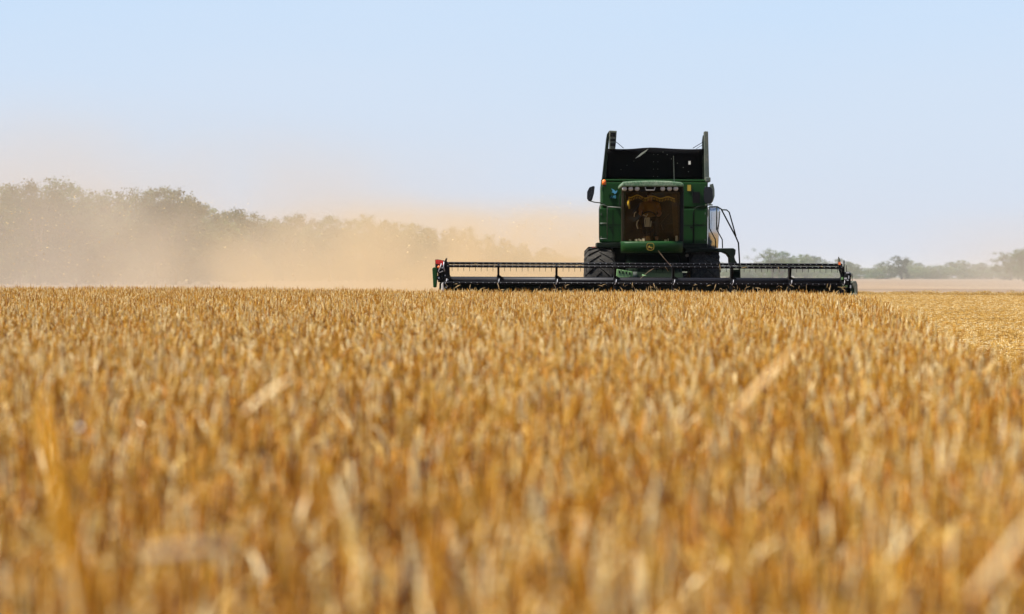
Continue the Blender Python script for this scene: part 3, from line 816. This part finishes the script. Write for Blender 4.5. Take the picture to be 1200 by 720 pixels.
rl = MB(); rl.tube([W(731, 227, 72.4), W(726.5, 228, 72.3), (W(725.4, 231, 72.3)), W(725.4, 240, 72.3), W(727, 243, 72.3), W(731, 243.3, 72.4)], .012, 6); P_(rl, 'grab_handle', 'black')
rl = MB(); rl.tube([W(811.8, 290, 73.35), W(811.8, 250, 73.35), W(814, 244, 73.35), W(819, 242, 73.35), W(828, 242, 73.35)], rr, 6)
rl.tube([W(812, 262, 73.35), W(820, 264, 73.35), W(828, 260, 73.35), W(829.5, 243, 73.35)], rr*.8, 6)
P_(rl, 'handrail', 'green_shaded')
# right-hand (driver's left) platform, stair rails and ladder
pf = MB().prism([W(a, b, 73.1) for a, b in [(803,291.5),(859,291),(862,293),(861.6,298),(860.3,301),(861.5,305),(864,309),(855.5,309),(855,302),(852,298),(847,295.8),(838,295.2),(803,296.5)]], (0, .7, 0))
P_(pf, 'stair_platform', 'green_shaded', bevel=.02)
rl = MB(); q = 73.15
rl.tube([W(830.5, 242.6, q), W(840, 242.6, q), W(844.5, 245.2, q), W(862, 278, q), W(865, 285, q), W(866.5, 309, q)], .019, 6)
rl.tube([W(844.5, 246, q), W(851, 246.3, q), W(854, 249, q), W(862, 277, q)], .017, 6)
rl.tube([W(839.3, 243, q+.3), W(839.3, 269, q+.3), (W(846, 281, q+.3)), W(846.4, 291, q+.3)], .016, 6)
rl.tube([W(830.6, 243, q), W(831, 268, q), W(838, 281, q), W(838.4, 291, q)], .016, 6)
rl.tube([W(843, 248, q+.5), W(842, 262, q+.5), W(840, 270, q+.5)], .013, 6)
P_(rl, 'stair_rail', 'green_shaded')
ld = MB(); ld.tube([W(856.5, 309, q), W(857, 336, q)], .02, 6); ld.tube([W(866.5, 309, q), W(867, 336, q)], .02, 6)
for py in (316, 325, 334): ld.pbox(856.5, 867, py, py+2, q-.05, .25)
ld.pbox(856, 867.5, 316.5, 326, q+.2, .1)
P_(ld, 'ladder', 'green_shaded')
# polished curved sheet of the side
ss = MB(); vs = []; fs = []; nj = 10
for j in range(nj+1):
    v = j/nj
    for i in range(9):
        u = i/8
        p = W(829.2+u*14.2 - v*1.6*u, 243.5+v*47, 73.7)
        p.y += .35*u*u + (.9*max(0, v-.62)**2) + .035*(1-v)
        vs.append(p)
fs = [(j*9+i, j*9+i+1, (j+1)*9+i+1, (j+1)*9+i) for j in range(nj) for i in range(8)]
ss.add(vs, fs, True); so2 = P_(ss, 'side_shield', 'shield'); md = so2.modifiers.new('thick', 'SOLIDIFY'); md.thickness = .02
P_(MB().tube([W(833, 293, 74), W(833, 300, 74)], .12, 10), 'hydraulic_tank', 'greysteel')
# decals on the left panel: a small blue bird with letters below
bd = MB(); bp_ = [(715.5,221),(719,222.8),(720.5,224.5),(722.8,223.2),(722,226),(719.8,228),(718.5,226.2),(716,225.6),(717.6,224.2)]
bd.prism([W(a, b, 74.285) for a, b in bp_], (0, .01, 0)); 
for seg in [[(714.5,232.5),(715.7,229.5),(716.9,232.5)], [(718,229.5),(718,232.5)], [(718,231),(719.4,231)], [(719.4,229.7),(721,229.7),(721,232.3),(719.4,232.3),(719.4,229.7)]]:
    bd.tube([W(a, b, 74.285) for a, b in seg], .006, 4)
P_(bd, 'bird_decal', 'blue')

# wheels
def wheel(cx, cy_, r, w, name='front_wheel'):
    t = MB(); ri = r*.52
    prof = [(-w*.42, ri), (-w*.5, r*.72), (-w*.48, r*.88), (-w*.40, r*.945), (0, r*.96), (w*.40, r*.945), (w*.48, r*.88), (w*.5, r*.72), (w*.42, ri)]
    t.lathe(prof, (cx, cy_, r), 'X', 48)
    nl = 22
    for side in (-1, 1):
        for k in range(nl):
            th0 = 2*PI*(k + (0 if side < 0 else .5))/nl
            secs = []
            for j in range(5):
                u = j/4
                xx = side*w*(-0.02 + .52*u)
                th = th0 + (.36*(u-1)) 
                rr_ = r*(.955 if u < .8 else .93)
                for (dt, dr) in ((-.045, 0), (-.03, .05*r), (.03, .05*r), (.045, 0)):
                    a = th+dt; q_ = rr_-.01+dr if u < 1 else r*.84+dr
                    secs.append((cx+xx, cy_+q_*math.cos(a), r+q_*math.sin(a)))
            fs = []
            for j in range(4):
                for e in range(3): fs.append((j*4+e, j*4+e+1, j*4+e+5, j*4+e+4))
            fs += [(0, 1, 2, 3), (16, 17, 18, 19)]
            t.add(secs, fs)
    wo = P_(t, name, 'tyre')
    rm = MB().lathe([(-w*.42, ri), (-w*.38, ri*.9), (-w*.1, ri*.8), (-w*.05, ri*.3), (-w*.12, .001)], (cx, cy_, r), 'X', 28)
    rm.lathe([(w*.42, ri), (w*.38, ri*.9), (w*.1, ri*.8), (w*.05, ri*.3), (w*.12, .001)], (cx, cy_, r), 'X', 28)
    P_(rm, 'rim', 'yellow', wo)
wheel(2.15, 73.7, .93, .74)
wheel(4.72, 73.7, .93, .74)
wheel(2.3, 78.2, .62, .45, 'rear_wheel'); wheel(4.6, 78.2, .62, .45, 'rear_wheel')
P_(MB().box(2.4, 4.5, 78.05, 78.3, .5, .75), 'rear_axle', 'black')
P_(MB().prism([(2.5, 79.6, .9), (2.5, 79.6, 3.0), (2.5, 80.5, 2.2), (2.5, 80.6, 1.0)], (1.9, 0, 0)), 'straw_hood', 'green', bevel=.05)

# ---- header
xl, xr = (521-600)*70.3/F, (987.5-600)*70.3/F
HY = 70.3; HZ = W(756, 329.3, HY).z
hd = MB()
hd.box(xl-.05, xr+.05, 71.1, 71.16, .18, 0.99)                 # back sheet
hd.box(xl-.05, xr+.05, 71.05, 71.25, .93, 1.03)                # top beam
hd.box(xl-.05, xr+.05, 70.45, 71.1, .14, .20)                  # floor
hd.tube([(xl, 71.3, .25), (xr, 71.3, .25)], .09, 8)
ho = P_(hd, 'header', 'green_shaded', bevel=.006)
def H_(m, name, mat, bevel=0, label=None): return P_(m, name, mat, ho, bevel, label)
cb = MB(); cb.box(xl, xr, 70.0, 70.45, .12, .15)
for k in range(124):
    x = xl + .03 + k*.0762
    cb.prism([(x-.02, 70.0, .12), (x+.02, 70.0, .12), (x, 69.88, .135)], (0, 0, .03))
H_(cb, 'cutter_bar', 'black')
au = MB(); au.tube([(xl+.05, 70.8, .48), (xr-.05, 70.8, .48)], .17, 20)
for sgn, x0, x1 in ((1, xl+.1, 2.9), (-1, xr-.1, 3.7)):
    n_ = 150; vs = []
    for i in range(n_+1):
        u = i/n_; x = x0+(x1-x0)*u; th = u*abs(x1-x0)/.5*2*PI*sgn
        for rr_ in (.165, .30): vs.append((x, 70.8+rr_*math.cos(th), .48+rr_*math.sin(th)))
    au.add(vs, [(2*i, 2*i+1, 2*i+3, 2*i+2) for i in range(n_)], True)
H_(au, 'auger', 'greysteel')
# reel
rt = MB().tube([(xl+.02, HY, HZ), (xr-.02, HY, HZ)], .068, 20)
H_(rt, 'reel_tube', 'tube')
RR = .43
angs = [68.5, 130, 188, 248, 308, 8]
def reelp(a, r=RR): return HY + r*math.cos(R(a)), HZ + r*math.sin(R(a))
bolt_step = 6.86*HY/F
tine_me = None
for bi, a in enumerate(angs):
    by, bz = reelp(a)
    bt = MB(); bt.tube([(xl, by, bz), (xr, by, bz)], .022 if a not in (68.5, 130) else .026, 8)
    bt.box(xl, xr, by-.008, by+.008, bz-.035, bz+.02)
    bo = H_(bt, 'reel_bat', 'black', label=None)
    bl = MB(); k = 0; x = xl+.08
    while x < xr-.05:
        bl.box(x-.008, x+.008, by-.034, by-.02, bz-.004, bz+.008); x += bolt_step
    H_(bl, 'bat_bolts', 'bolt')
    if bi == 1:
        x = xl+.1; k = 0
        while x < xr-.05:
            if k % 8 != 7 or True:
                L = .19
                t = MB(); t.tube([(0, 0, 0), (0, -.01, -L*.4), (0, .0, -L)], [.016, .015, .012], 5)
                if tine_me is None:
                    tm = t.build('tine', M['black']); tine_me = tm.data; bpy.data.objects.remove(tm)
                o = bpy.data.objects.new('tine', tine_me); C.objects.link(o); o.parent = ho
                o.location = Vector((x, by, bz-.03)) - comb.location
                if k % 2: pass
            x += bolt_step; k += 1
        sh = MB(); x = xl+.1+bolt_step/2
        while x < xr-.05:
            sh.tube([(x, by+.12, bz-.03), (x, by+.12, bz-.10)], [.006, .004], 3, False); x += bolt_step
        # the shorter-looking row hangs from the top rear bat
    if bi != 1:
        tn = MB(); x = xl+.1+bolt_step/2
        L = .16
        while x < xr-.05:
            tn.tube([(x, by, bz-.03), (x, by+.01, bz-.03-L)], [.008, .005], 3, False); x += bolt_step
        tag(H_(tn, 'tines', 'black'), kind='stuff')
for i, px in enumerate((522.5, 583.5, 651.5, 720, 788, 856.5, 924.5, 986)):
    x = (px-600)*HY/F
    sp_ = MB()
    sp_.lathe([(-.03, .069), (-.03, .12), (.03, .12), (.03, .069)], (x, HY, HZ), 'X', 14)
    for a in angs:
        d_ = Vector((0, math.cos(R(a)), math.sin(R(a)))); s_ = Vector((0, -d_.z, d_.y))
        c0 = Vector((x-.017, HY, HZ)) + d_*.06; c1 = Vector((x-.017, HY, HZ)) + d_*RR
        sp_.prism([c0-s_*.085, c0+s_*.085, c1+s_*.03, c1-s_*.03], (.05, 0, 0))
    # gusset beside the arm
    sp_.prism([Vector((x, HY-.05, HZ+.14)), Vector((x+.13, HY-.05, HZ+.06)), Vector((x+.13, HY-.05, HZ)), Vector((x, HY-.05, HZ))], (0, .06, 0))
    H_(sp_, 'reel_arm', 'black')
    by, bz = reelp(188)
    H_(MB().tube([(x-.01, by-.02, bz-.03), (x+.02, by-.05, bz+.03), (x+.03, by+.02, bz+.09)], .008, 5), 'arm_link', 'bolt')
# reel lift arms
for x in (xl-.06, xr+.06):
    H_(MB().tube([(x, 71.2, 1.0), (x, 70.8, 1.12), (x, HY, HZ)], .045, 6), 'lift_arm', 'black')
random.seed(41); cs = MB()
for k in range(85):
    x = random.uniform(xl, xr); z = random.uniform(.78, .94) if random.random() < .9 else random.uniform(1.0, 1.5); y_ = random.uniform(69.75, 69.9)
    if z > 1.0: y_ = reelp(130)[0]-.05; z = reelp(130)[1]+random.uniform(-.06, .04)
    a = random.uniform(-.6, .6)+(PI/2 if random.random() < .6 else 0); L = random.uniform(.05, .16)
    d_ = Vector((math.cos(a), random.uniform(-.3, .3), math.sin(a)))*L*.5; c = Vector((x, y_, z))
    cs.tube([c-d_, c+Vector((0, 0, .01)), c+d_], [.003, .005 if k % 3 else .010, .002], 4, False)
tag(H_(cs, 'caught_straw', 'straw_bits'), kind='stuff')
# left end: end sheet, divider, lamps
D_ = 70.0
H_(MB().prism([(xl-.12, 69.75, .12), (xl-.12, 69.75, .55), (xl-.12, 70.1, .95), (xl-.12, 71.2, 1.0), (xl-.12, 71.2, .12)], (.07, 0, 0)), 'end_sheet', 'green_shaded', bevel=.01)
H_(MB().prism([W(a, b, 69.9) for a, b in [(506.3,314.5),(509,313.2),(512,314.4),(512,325),(511,337.2),(507.6,337)]], (0, .5, 0)), 'divider_shield', 'green', bevel=.02)
dv = MB(); dv.prism([W(517, 333, 69.6), W(519, 331, 69.6), W(520.5, 343, 69.6), W(517, 344, 69.6)], (0, .5, 0)); H_(dv, 'divider_tip', 'bone', bevel=.01)
em = MB(); em.prism([W(a, b, 70.0) for a, b in [(520,343),(519.6,316),(520.5,307),(522,303),(524,302.6),(523.2,306),(526.5,311),(527,322),(529,327),(528,343)]], (0, .1, 0)); H_(em, 'end_arm', 'black', bevel=.01)
lm = MB().prism([W(a, b, 69.95) for a, b in [(510.2,305),(513,304.9),(519.5,306),(519.5,311),(516,310.5),(510.4,309.6)]], (0, .06, 0)); H_(lm, 'red_marker', 'red', bevel=.01)
lmb = MB().prism([W(a, b, 70.02) for a, b in [(509.7,304.4),(513,304.2),(520.5,305.6),(520.5,322),(513,320),(510,317)]], (0, .05, 0)); H_(lmb, 'lamp_bracket', 'black')
H_(MB().lathe([(-.03, .001), (-.02, .03), (.0, .042), (.04, .042)], W(514.3, 313, 69.98), 'Y', 14), 'amber_lamp', 'orange')
ho2 = MB(); ho2.tube([W(517, 309, 69.9), W(516, 313, 69.88), W(513.5, 318, 69.9), W(515, 319.5, 69.9), W(519, 318, 69.95)], .012, 6)
ho2.tube([W(520, 307, 69.92), W(519.5, 313, 69.9), W(521, 318, 69.95)], .014, 6); H_(ho2, 'hydraulic_hose', 'bolt')
mc = MB(); mc.pbox(513, 520, 319, 331, 70.1, .4); mc.lathe([(-.05, .001), (-.05, .07), (.2, .07)], W(515, 326, 70.0), 'Y', 12); H_(mc, 'end_drive', 'black', bevel=.02)
bb = MB()
random.seed(9)
for (px, py, s_) in [(514,325.8,.9),(521.5,323,.6),(524.5,328,.7),(520.5,331,.5),(522.5,337,.8),(524,335.5,.5),(518,314,.7),(528,331.3,.5)]:
    bb.pbox(px-s_, px+s_, py-s_, py+s_, 69.93, .05)
H_(bb, 'bolt_heads', 'bolt')
# right end
H_(MB().prism([(xr+.07, 69.75, .12), (xr+.07, 69.75, .55), (xr+.07, 70.1, .95), (xr+.07, 71.2, 1.0), (xr+.07, 71.2, .12)], (.06, 0, 0)), 'end_sheet', 'green_shaded', bevel=.01)
H_(MB().prism([W(a, b, 69.95) for a, b in [(981.6,311),(982,301.3),(982.8,301),(984.6,305),(985.2,311)]], (0, .03, 0)), 'marker_flag', 'greysteel')
H_(MB().pbox(982.4, 984.8, 307.3, 310.6, 69.93, .02), 'orange_reflector', 'orange')
pp = MB(); pp.tube([W(988.8, 305.3, 70), W(989, 330, 70)], .016, 6); pp.tube([W(991.6, 311, 70.1), W(991.6, 324, 70.1)], .009, 6); pp.tube([W(998.5, 321, 70.1), W(998.5, 334, 70.1)], .007, 6)
pp.tube([W(983.5, 311, 70), W(984, 317, 70), W(986.5, 324, 70), W(988, 335, 70)], .028, 6)
H_(pp, 'end_post', 'black')
mt = MB(); mt.lathe([(-.1, .001), (-.1, .06), (.0, .09), (.25, .09), (.3, .02)], W(993.5, 323, 69.95), 'Y', 14)
mt.pbox(986.8, 997, 325, 334.5, 70, .35); mt.pbox(988.5, 990, 333, 346, 70, .3); mt.pbox(992.6, 994, 334, 346, 70, .3); mt.pbox(995, 999, 334, 345, 70.2, .2)
H_(mt, 'drive_motor', 'black', bevel=.015)
bb = MB()
for (px, py, a, b) in [(993.5,319.8,1.6,.8),(991,326.5,1.2,1),(993.3,328.6,1,.7),(994.5,325,.5,1.8),(996.8,336,.6,1.8)]:
    bb.pbox(px-a, px+a, py-b, py+b, 69.82, .08)
H_(bb, 'hose_fittings', 'bolt')
bb = MB(); bb.pbox(986.2, 988, 325, 328, 69.9, .1); bb.pbox(987.2, 989.2, 334, 336, 69.9, .1); bb.pbox(989.8, 993, 334.6, 336.8, 69.9, .1); H_(bb, 'green_bracket', 'green_sunlit')
dp = MB().prism([W(a, b, 69.6) for a, b in [(998,331.5),(999.5,329.4),(1003.3,329.3),(1004.8,334),(1005.2,346),(1002.5,347.6),(997.5,346.4),(996.5,344.5),(1002.3,344),(1002,339.5),(999,333)]], (0, .55, 0))
H_(dp, 'divider_shield', 'greysteel', bevel=.015)
H_(MB().prism([W(a, b, 69.75) for a, b in [(998,332),(1003,337),(1003,345),(998.5,345)]], (0, .35, 0)), 'divider_core', 'green_shaded', bevel=.01)

# ------------------------------------------------------------------ operator in the cab
def person():
    me = bpy.data.meshes.new('person')
    bm = bmesh.new(); sk = bm.verts.layers.skin.verify()
    c = W(761, 264, 73.3)
    def P(x, y_, z): return (c.x+x, c.y+y_, c.z+z)
    J = {}
    def add(n, p, r, r2=None):
        v = bm.verts.new(P(*p)); v[sk].radius = (r, r2 or r); J[n] = v
    add('pel', (0, 0, .10), .14, .11); add('bel', (0, .02, .26), .135, .10); add('che', (0, .03, .44), .15, .105); add('neck0', (0, .02, .56), .065); add('neck', (0, 0, .62), .05)
    add('head', (0, -.02, .70), .078, .09); add('top', (0, -.01, .79), .062, .075)
    for s, n in ((-1, 'a'), (1, 'b')):
        add('sh'+n, (s*.17, .03, .50), .058); add('el'+n, (s*.25, -.12, .28), .043); add('wr'+n, (s*.19, -.36, .22), .028); add('ha'+n, (s*.18, -.44, .235), .035, .02)
        add('hi'+n, (s*.10, -.05, .08), .095); add('kn'+n, (s*.15, -.45, .10), .065); add('an'+n, (s*.14, -.55, -.32), .045); add('to'+n, (s*.14, -.70, -.36), .04, .03)
    ed_ = [('pel','bel'),('bel','che'),('che','neck0'),('neck0','neck'),('neck','head'),('head','top')]
    for n in 'ab': ed_ += [('che','sh'+n),('sh'+n,'el'+n),('el'+n,'wr'+n),('wr'+n,'ha'+n),('pel','hi'+n),('hi'+n,'kn'+n),('kn'+n,'an'+n),('an'+n,'to'+n)]
    for a, b in ed_: bm.edges.new((J[a], J[b]))
    J['pel'][sk].use_root = True
    # fingers
    for s, n in ((-1, 'a'), (1, 'b')):
        for k in range(4):
            f0 = bm.verts.new(P(s*.18+(k-1.5)*.017, -.47, .24)); f1 = bm.verts.new(P(s*.18+(k-1.5)*.018, -.505, .225)); f2 = bm.verts.new(P(s*.18+(k-1.5)*.018, -.50, .195))
            for v in (f0, f1, f2): v[sk].radius = (.0085, .0085)
            bm.edges.new((J['ha'+n], f0)); bm.edges.new((f0, f1)); bm.edges.new((f1, f2))
        t0 = bm.verts.new(P(s*.18-s*.04, -.44, .23)); t0[sk].radius = (.01, .01); bm.edges.new((J['ha'+n], t0))
    bm.to_mesh(me); bm.free()
    me.materials.append(M['skin']); 
    o = bpy.data.objects.new('person', me); C.objects.link(o)
    o.modifiers.new('skin', 'SKIN').use_smooth_shade = True
    s2 = o.modifiers.new('sub', 'SUBSURF'); s2.levels = 2; s2.render_levels = 2
    tag(o, 'seated combine driver in a yellow shirt, dimly seen through the cab windscreen', 'person')
    # shirt: close-fitting shell over torso and upper arms
    sh = MB()
    sh.tube([P(0, 0, .02), P(0, .01, .14), P(0, .02, .30), P(0, .03, .44), P(0, .03, .54), P(0, .02, .59)], [.16, .165, .16, .185, .15, .08], 18)
    for s in (-1, 1): sh.tube([P(s*.10, .03, .51), P(s*.18, .02, .49), P(s*.225, -.07, .36)], [.08, .078, .062], 12)
    so_ = sh.build('shirt', M['shirt'], o)
    tr = MB()
    for s in (-1, 1): tr.tube([P(s*.05, .02, .10), P(s*.11, -.06, .085), P(s*.15, -.45, .105), P(s*.145, -.50, .02), P(s*.14, -.555, -.29)], [.12, .125, .085, .08, .062], 12)
    tr.build('trousers', M['trousers'], o)
    hr = MB().lathe([(.0, .088), (.05, .086), (.09, .06), (.11, .001)], P(0, 0, .73), 'Z', 16); hr.build('hair', M['hair'], o)
    fc_ = MB(); fc_.tube([P(0, -.10, .70), P(0, -.125, .685)], [.01, .014], 6); fc_.build('nose', M['skin'], o)
    ey = MB()
    for s in (-1, 1): ey.tube([P(s*.032, -.098, .715), P(s*.032, -.104, .715)], .009, 8)
    ey.build('eyes', M['hair'], o)
    mo_ = MB().tube([P(-.022, -.098, .66), P(.022, -.098, .66)], .004, 5); mo_.build('mouth', M['hair'], o)
person()

# ------------------------------------------------------------------ loose straws and leaves that stand out
def leaf(name, pts_, ws, matcol, label, cat, n=5):
    P = Plants(); V = [Vector(p) for p in pts_]
    side = Vector((.62, -.78, 0.15)).normalized()
    t = (V[-1]-V[0]).normalized(); side = (side - t*side.dot(t))
    if side.length < .3: side = Vector((0, 0, 1)) - t*t.z
    side.normalize()
    out = []
    for k in range(13):
        u = k/12*(len(V)-1); i = min(int(u), len(V)-2); f = u-i
        out.append(V[i].lerp(V[i+1], f))
    w2 = np.interp(np.linspace(0, 1, 13), np.linspace(0, 1, len(ws)), ws)
    P.strip(out, list(w2), 0.5, side)
    me = P.mesh(name, matcol, True)
    o = bpy.data.objects.new(name, me); C.objects.link(o)
    md = o.modifiers.new('thick', 'SOLIDIFY'); md.thickness = .0015
    return tag(o, label, cat)
def flat_straw(name, col, tr=.35):
    return straw_mat(name, [(0, col), (.5, col), (1, tuple(min(1, c*1.15) for c in col))], tr)
my = flat_straw('yellow_leaf', (0.80, 0.44, 0.045)); mpale = flat_straw('pale_leaf', (0.76, 0.60, 0.32)); mgrey = flat_straw('grey_straw', (0.32, 0.23, 0.15), .1)
leaf('dry_leaf', [W(52, 470, 3.6), W(62, 530, 3.6), W(78, 600, 3.62), W(92, 665, 3.66), W(98, 760, 3.7)], [.004, .014, .021, .022, .018], my, 'broad yellow blurred leaf blade standing at the lower left', 'leaf')
leaf('dry_leaf', [W(284, 484, 6.2), W(305, 466, 6.2), W(325, 452, 6.2), W(348, 440, 6.2)], [.004, .011, .010, .002], mpale, 'pale leaning leaf above the wheat ears left of centre', 'leaf')
leaf('dry_leaf', [W(862, 482, 6.0), W(885, 455, 6.0), W(905, 435, 6.0), W(935, 405, 6.0)], [.006, .009, .008, .002], flat_straw('tan_leaf', (.64, .44, .20)), 'wide tan leaf leaning to the right above the wheat right of centre', 'leaf')
leaf('dry_leaf', [W(1140, 700, 3.3), W(1165, 668, 3.3), W(1190, 635, 3.3), W(1225, 590, 3.3)], [.002, .006, .005, .001], mpale, 'pale blurred leaf blade at the lower right edge', 'leaf')
bs = MB().tube([W(168, 650, 3.2), W(205, 648, 3.2), W(240, 643, 3.2), W(276, 641, 3.2)], [.004, .0065, .006, .004], 8)
o = bs.build('broken_straw', mgrey); tag(o, 'grey broken straw lying level across the wheat at lower left', 'straw')
o = MB().lathe([(-.006, .001), (-.004, .005), (.0, .006), (.004, .005), (.006, .001)], W(95, 502, 6.4), 'Z', 10).build('glint_spot', M['white']); tag(o, 'tiny white glint spot added among the wheat at left', 'glint spot')  # added white bead standing in for an out-of-focus glint
o = MB().tube([W(771, 294, 69.7), W(778, 303, 69.65), W(786, 312, 69.7)], [.004, .004, .009], 5).build('straw_stalk', mgrey)
tag(o, 'broken wheat stalk leaning on the reel bats below the cab emblem', 'straw')
o = MB().tube([W(750, 327, 70.2), W(759, 319, 70.1), W(766, 314.6, 70.05)], [.004, .004, .008], 5).build('straw_stalk', mgrey)
tag(o, 'short stalk resting on the reel tube beside the pale green feeder shield', 'straw')

# chopped straw in the air behind and left of the machine
random.seed(33); ch = MB()
for k in range(4200):
    u = random.random()
    d = random.uniform(76, 170)
    px = random.uniform(-10, 700) if random.random() < .75 else random.gauss(600, 70)
    top = 262 - 30*math.exp(-((px-640)/60)**2) if px > 300 else 228
    py = top + (336-top)*random.random()**.8 - (random.random() < .06)*random.uniform(0, 40)
    p = W(px, py, d)
    s_ = random.uniform(.005, .011)*(d/85)*random.choice([1, 1, 1, 1.8])
    if p.z < .1: continue
    a = Vector((random.gauss(0, 1), random.gauss(0, 1), random.gauss(0, .5))).normalized(); b = a.orthogonal()
    ch.add([p-a*s_*1.5, p+b*s_*.6, p+a*s_*1.5, p-b*s_*.6], [(0, 1, 2, 3)])
me = bpy.data.meshes.new('flying_chaff'); me.from_pydata(ch.v, [], ch.f); me.materials.append(mpale)
o = bpy.data.objects.new('flying_chaff', me); C.objects.link(o)
tag(o, 'tiny pale flecks of chaff flying through the dust cloud left of the combine', 'chaff', kind='stuff')

# ------------------------------------------------------------------ air: haze and dust
def vol_mat(name, color, density, aniso=0.0):
    m, n, l = nt(name); out = n['Material Output']; n.remove(n['Principled BSDF'])
    v = n.new('ShaderNodeVolumePrincipled'); v.inputs['Color'].default_value = (*color, 1)
    v.inputs['Density'].default_value = density; v.inputs['Anisotropy'].default_value = aniso
    l.new(v.outputs[0], out.inputs['Volume'])
    return m, n, l, v
def vbox(name, x0, x1, y0, y1, z0, z1, mat, label, cat):
    o = MB().box(x0, x1, y0, y1, z0, z1).build(name, mat)
    return tag(o, label, cat, kind='stuff')
m, n, l, v = vol_mat('haze_air', (0.86, 0.90, 0.95), 4e-5)
vbox('haze', -2600, 2600, -70, 4100, -1.0, 14.0, m, 'thin pale haze over the whole field', 'haze')

def plume(name, lo, hi, color, dens, nscale, falls, label, lo_n=.40, hi_n=.70, zpow=1.6, stretch=(1, 1, 1)):
    """dust cloud in a box; density fades to nothing at every face of the box and with height"""
    m, n, l, v = vol_mat(name+'_dust', color, dens)
    tc = n.new('ShaderNodeTexCoord')
    c = [(a+b)/2 for a, b in zip(lo, hi)]; hs = [(b-a)/2 for a, b in zip(lo, hi)]
    sep = n.new('ShaderNodeSeparateXYZ'); l.new(tc.outputs['Object'], sep.inputs[0])
    def mth(op, a, b=None, c_=None, clamp=False):
        k = n.new('ShaderNodeMath'); k.operation = op; k.use_clamp = clamp
        for i, q in enumerate((a, b, c_)):
            if q is None: continue
            if isinstance(q, (int, float)): k.inputs[i].default_value = q
            else: l.new(q, k.inputs[i])
        return k.outputs[0]
    mp = n.new('ShaderNodeMapping'); mp.inputs['Scale'].default_value = stretch; l.new(tc.outputs['Object'], mp.inputs[0])
    a = n.new('ShaderNodeTexNoise'); a.inputs['Scale'].default_value = nscale; a.inputs['Detail'].default_value = 3.5; a.inputs['Roughness'].default_value = .55; a.inputs['Distortion'].default_value = .4
    l.new(mp.outputs[0], a.inputs['Vector'])
    mr = n.new('ShaderNodeMapRange'); mr.interpolation_type = 'SMOOTHSTEP'
    mr.inputs['From Min'].default_value = lo_n; mr.inputs['From Max'].default_value = hi_n; l.new(a.outputs[0], mr.inputs['Value'])
    cur = mth('MULTIPLY_ADD', mr.outputs[0], .94, .06)
    # height falloff, its top edge pushed about by the noise
    zt = mth('MULTIPLY_ADD', sep.outputs['Z'], 1/(2*hs[2]), .5)          # 0 ground .. 1 top (object origin at the box centre)
    zt = mth('ADD', zt, mth('MULTIPLY', mth('SUBTRACT', a.outputs[0], .5), -.9))
    zf = mth('POWER', mth('SUBTRACT', 1.0, zt, clamp=True), zpow)
    cur = mth('MULTIPLY', cur, zf)
    zt0 = mth('MULTIPLY_ADD', sep.outputs['Z'], 1/(2*hs[2]), .5)
    cur = mth('MULTIPLY', cur, mth('MULTIPLY', mth('SUBTRACT', 1.0, zt0, clamp=True), 4.0, clamp=True))
    for ax, side, frac in falls:
        s_ = sep.outputs[ax]; h = hs['XYZ'.index(ax)]
        t = mth('MULTIPLY_ADD', s_, (-1 if side > 0 else 1)/(2*h*frac), .5/frac, clamp=True)
        t = mth('MULTIPLY', t, t)
        cur = mth('MULTIPLY', cur, t)
    cur = mth('MULTIPLY', cur, dens)
    l.new(cur, v.inputs['Density'])
    o = MB().box(lo[0], hi[0], lo[1], hi[1], lo[2], hi[2]).build(name, m, origin=c)
    return tag(o, label, 'dust cloud', kind='stuff')

DUST = (0.72, 0.565, 0.36); DUST2 = (0.66, 0.56, 0.45)
plume('harvest_dust', (-15, 80.8, -.2), (4.5, 112, 3.9), DUST, .30, .38, [('X', -1, .6), ('X', 1, .06), ('Y', -1, .1), ('Y', 1, .3)],
      'thick golden dust cloud blowing from behind the combine to the left', .40, .58, 1.25)
plume('drifting_dust', (-66, 135, -.2), (6, 262, 11.8), DUST2, .033, .08, [('X', -1, .1), ('X', 1, .35), ('Y', -1, .15), ('Y', 1, .15)],
      'wide beige dust drift in front of the windbreak on the left', .40, .60, 1.05)
plume('far_dust', (36, 190, -.2), (100, 330, 9), DUST2, .022, .05, [('X', -1, .12), ('X', 1, .05), ('Y', -1, .15), ('Y', 1, .15)],
      'thin tan dust drift over the far field at the right edge', .36, .64, 1.4)
m, n, l, v = vol_mat('ground_dust', (0.68, 0.67, 0.62), 3.2e-4)
vbox('dusty_air', -400, 700, 300, 1900, -.5, 7.5, m, 'pale dusty air hanging before the distant tree line', 'haze')
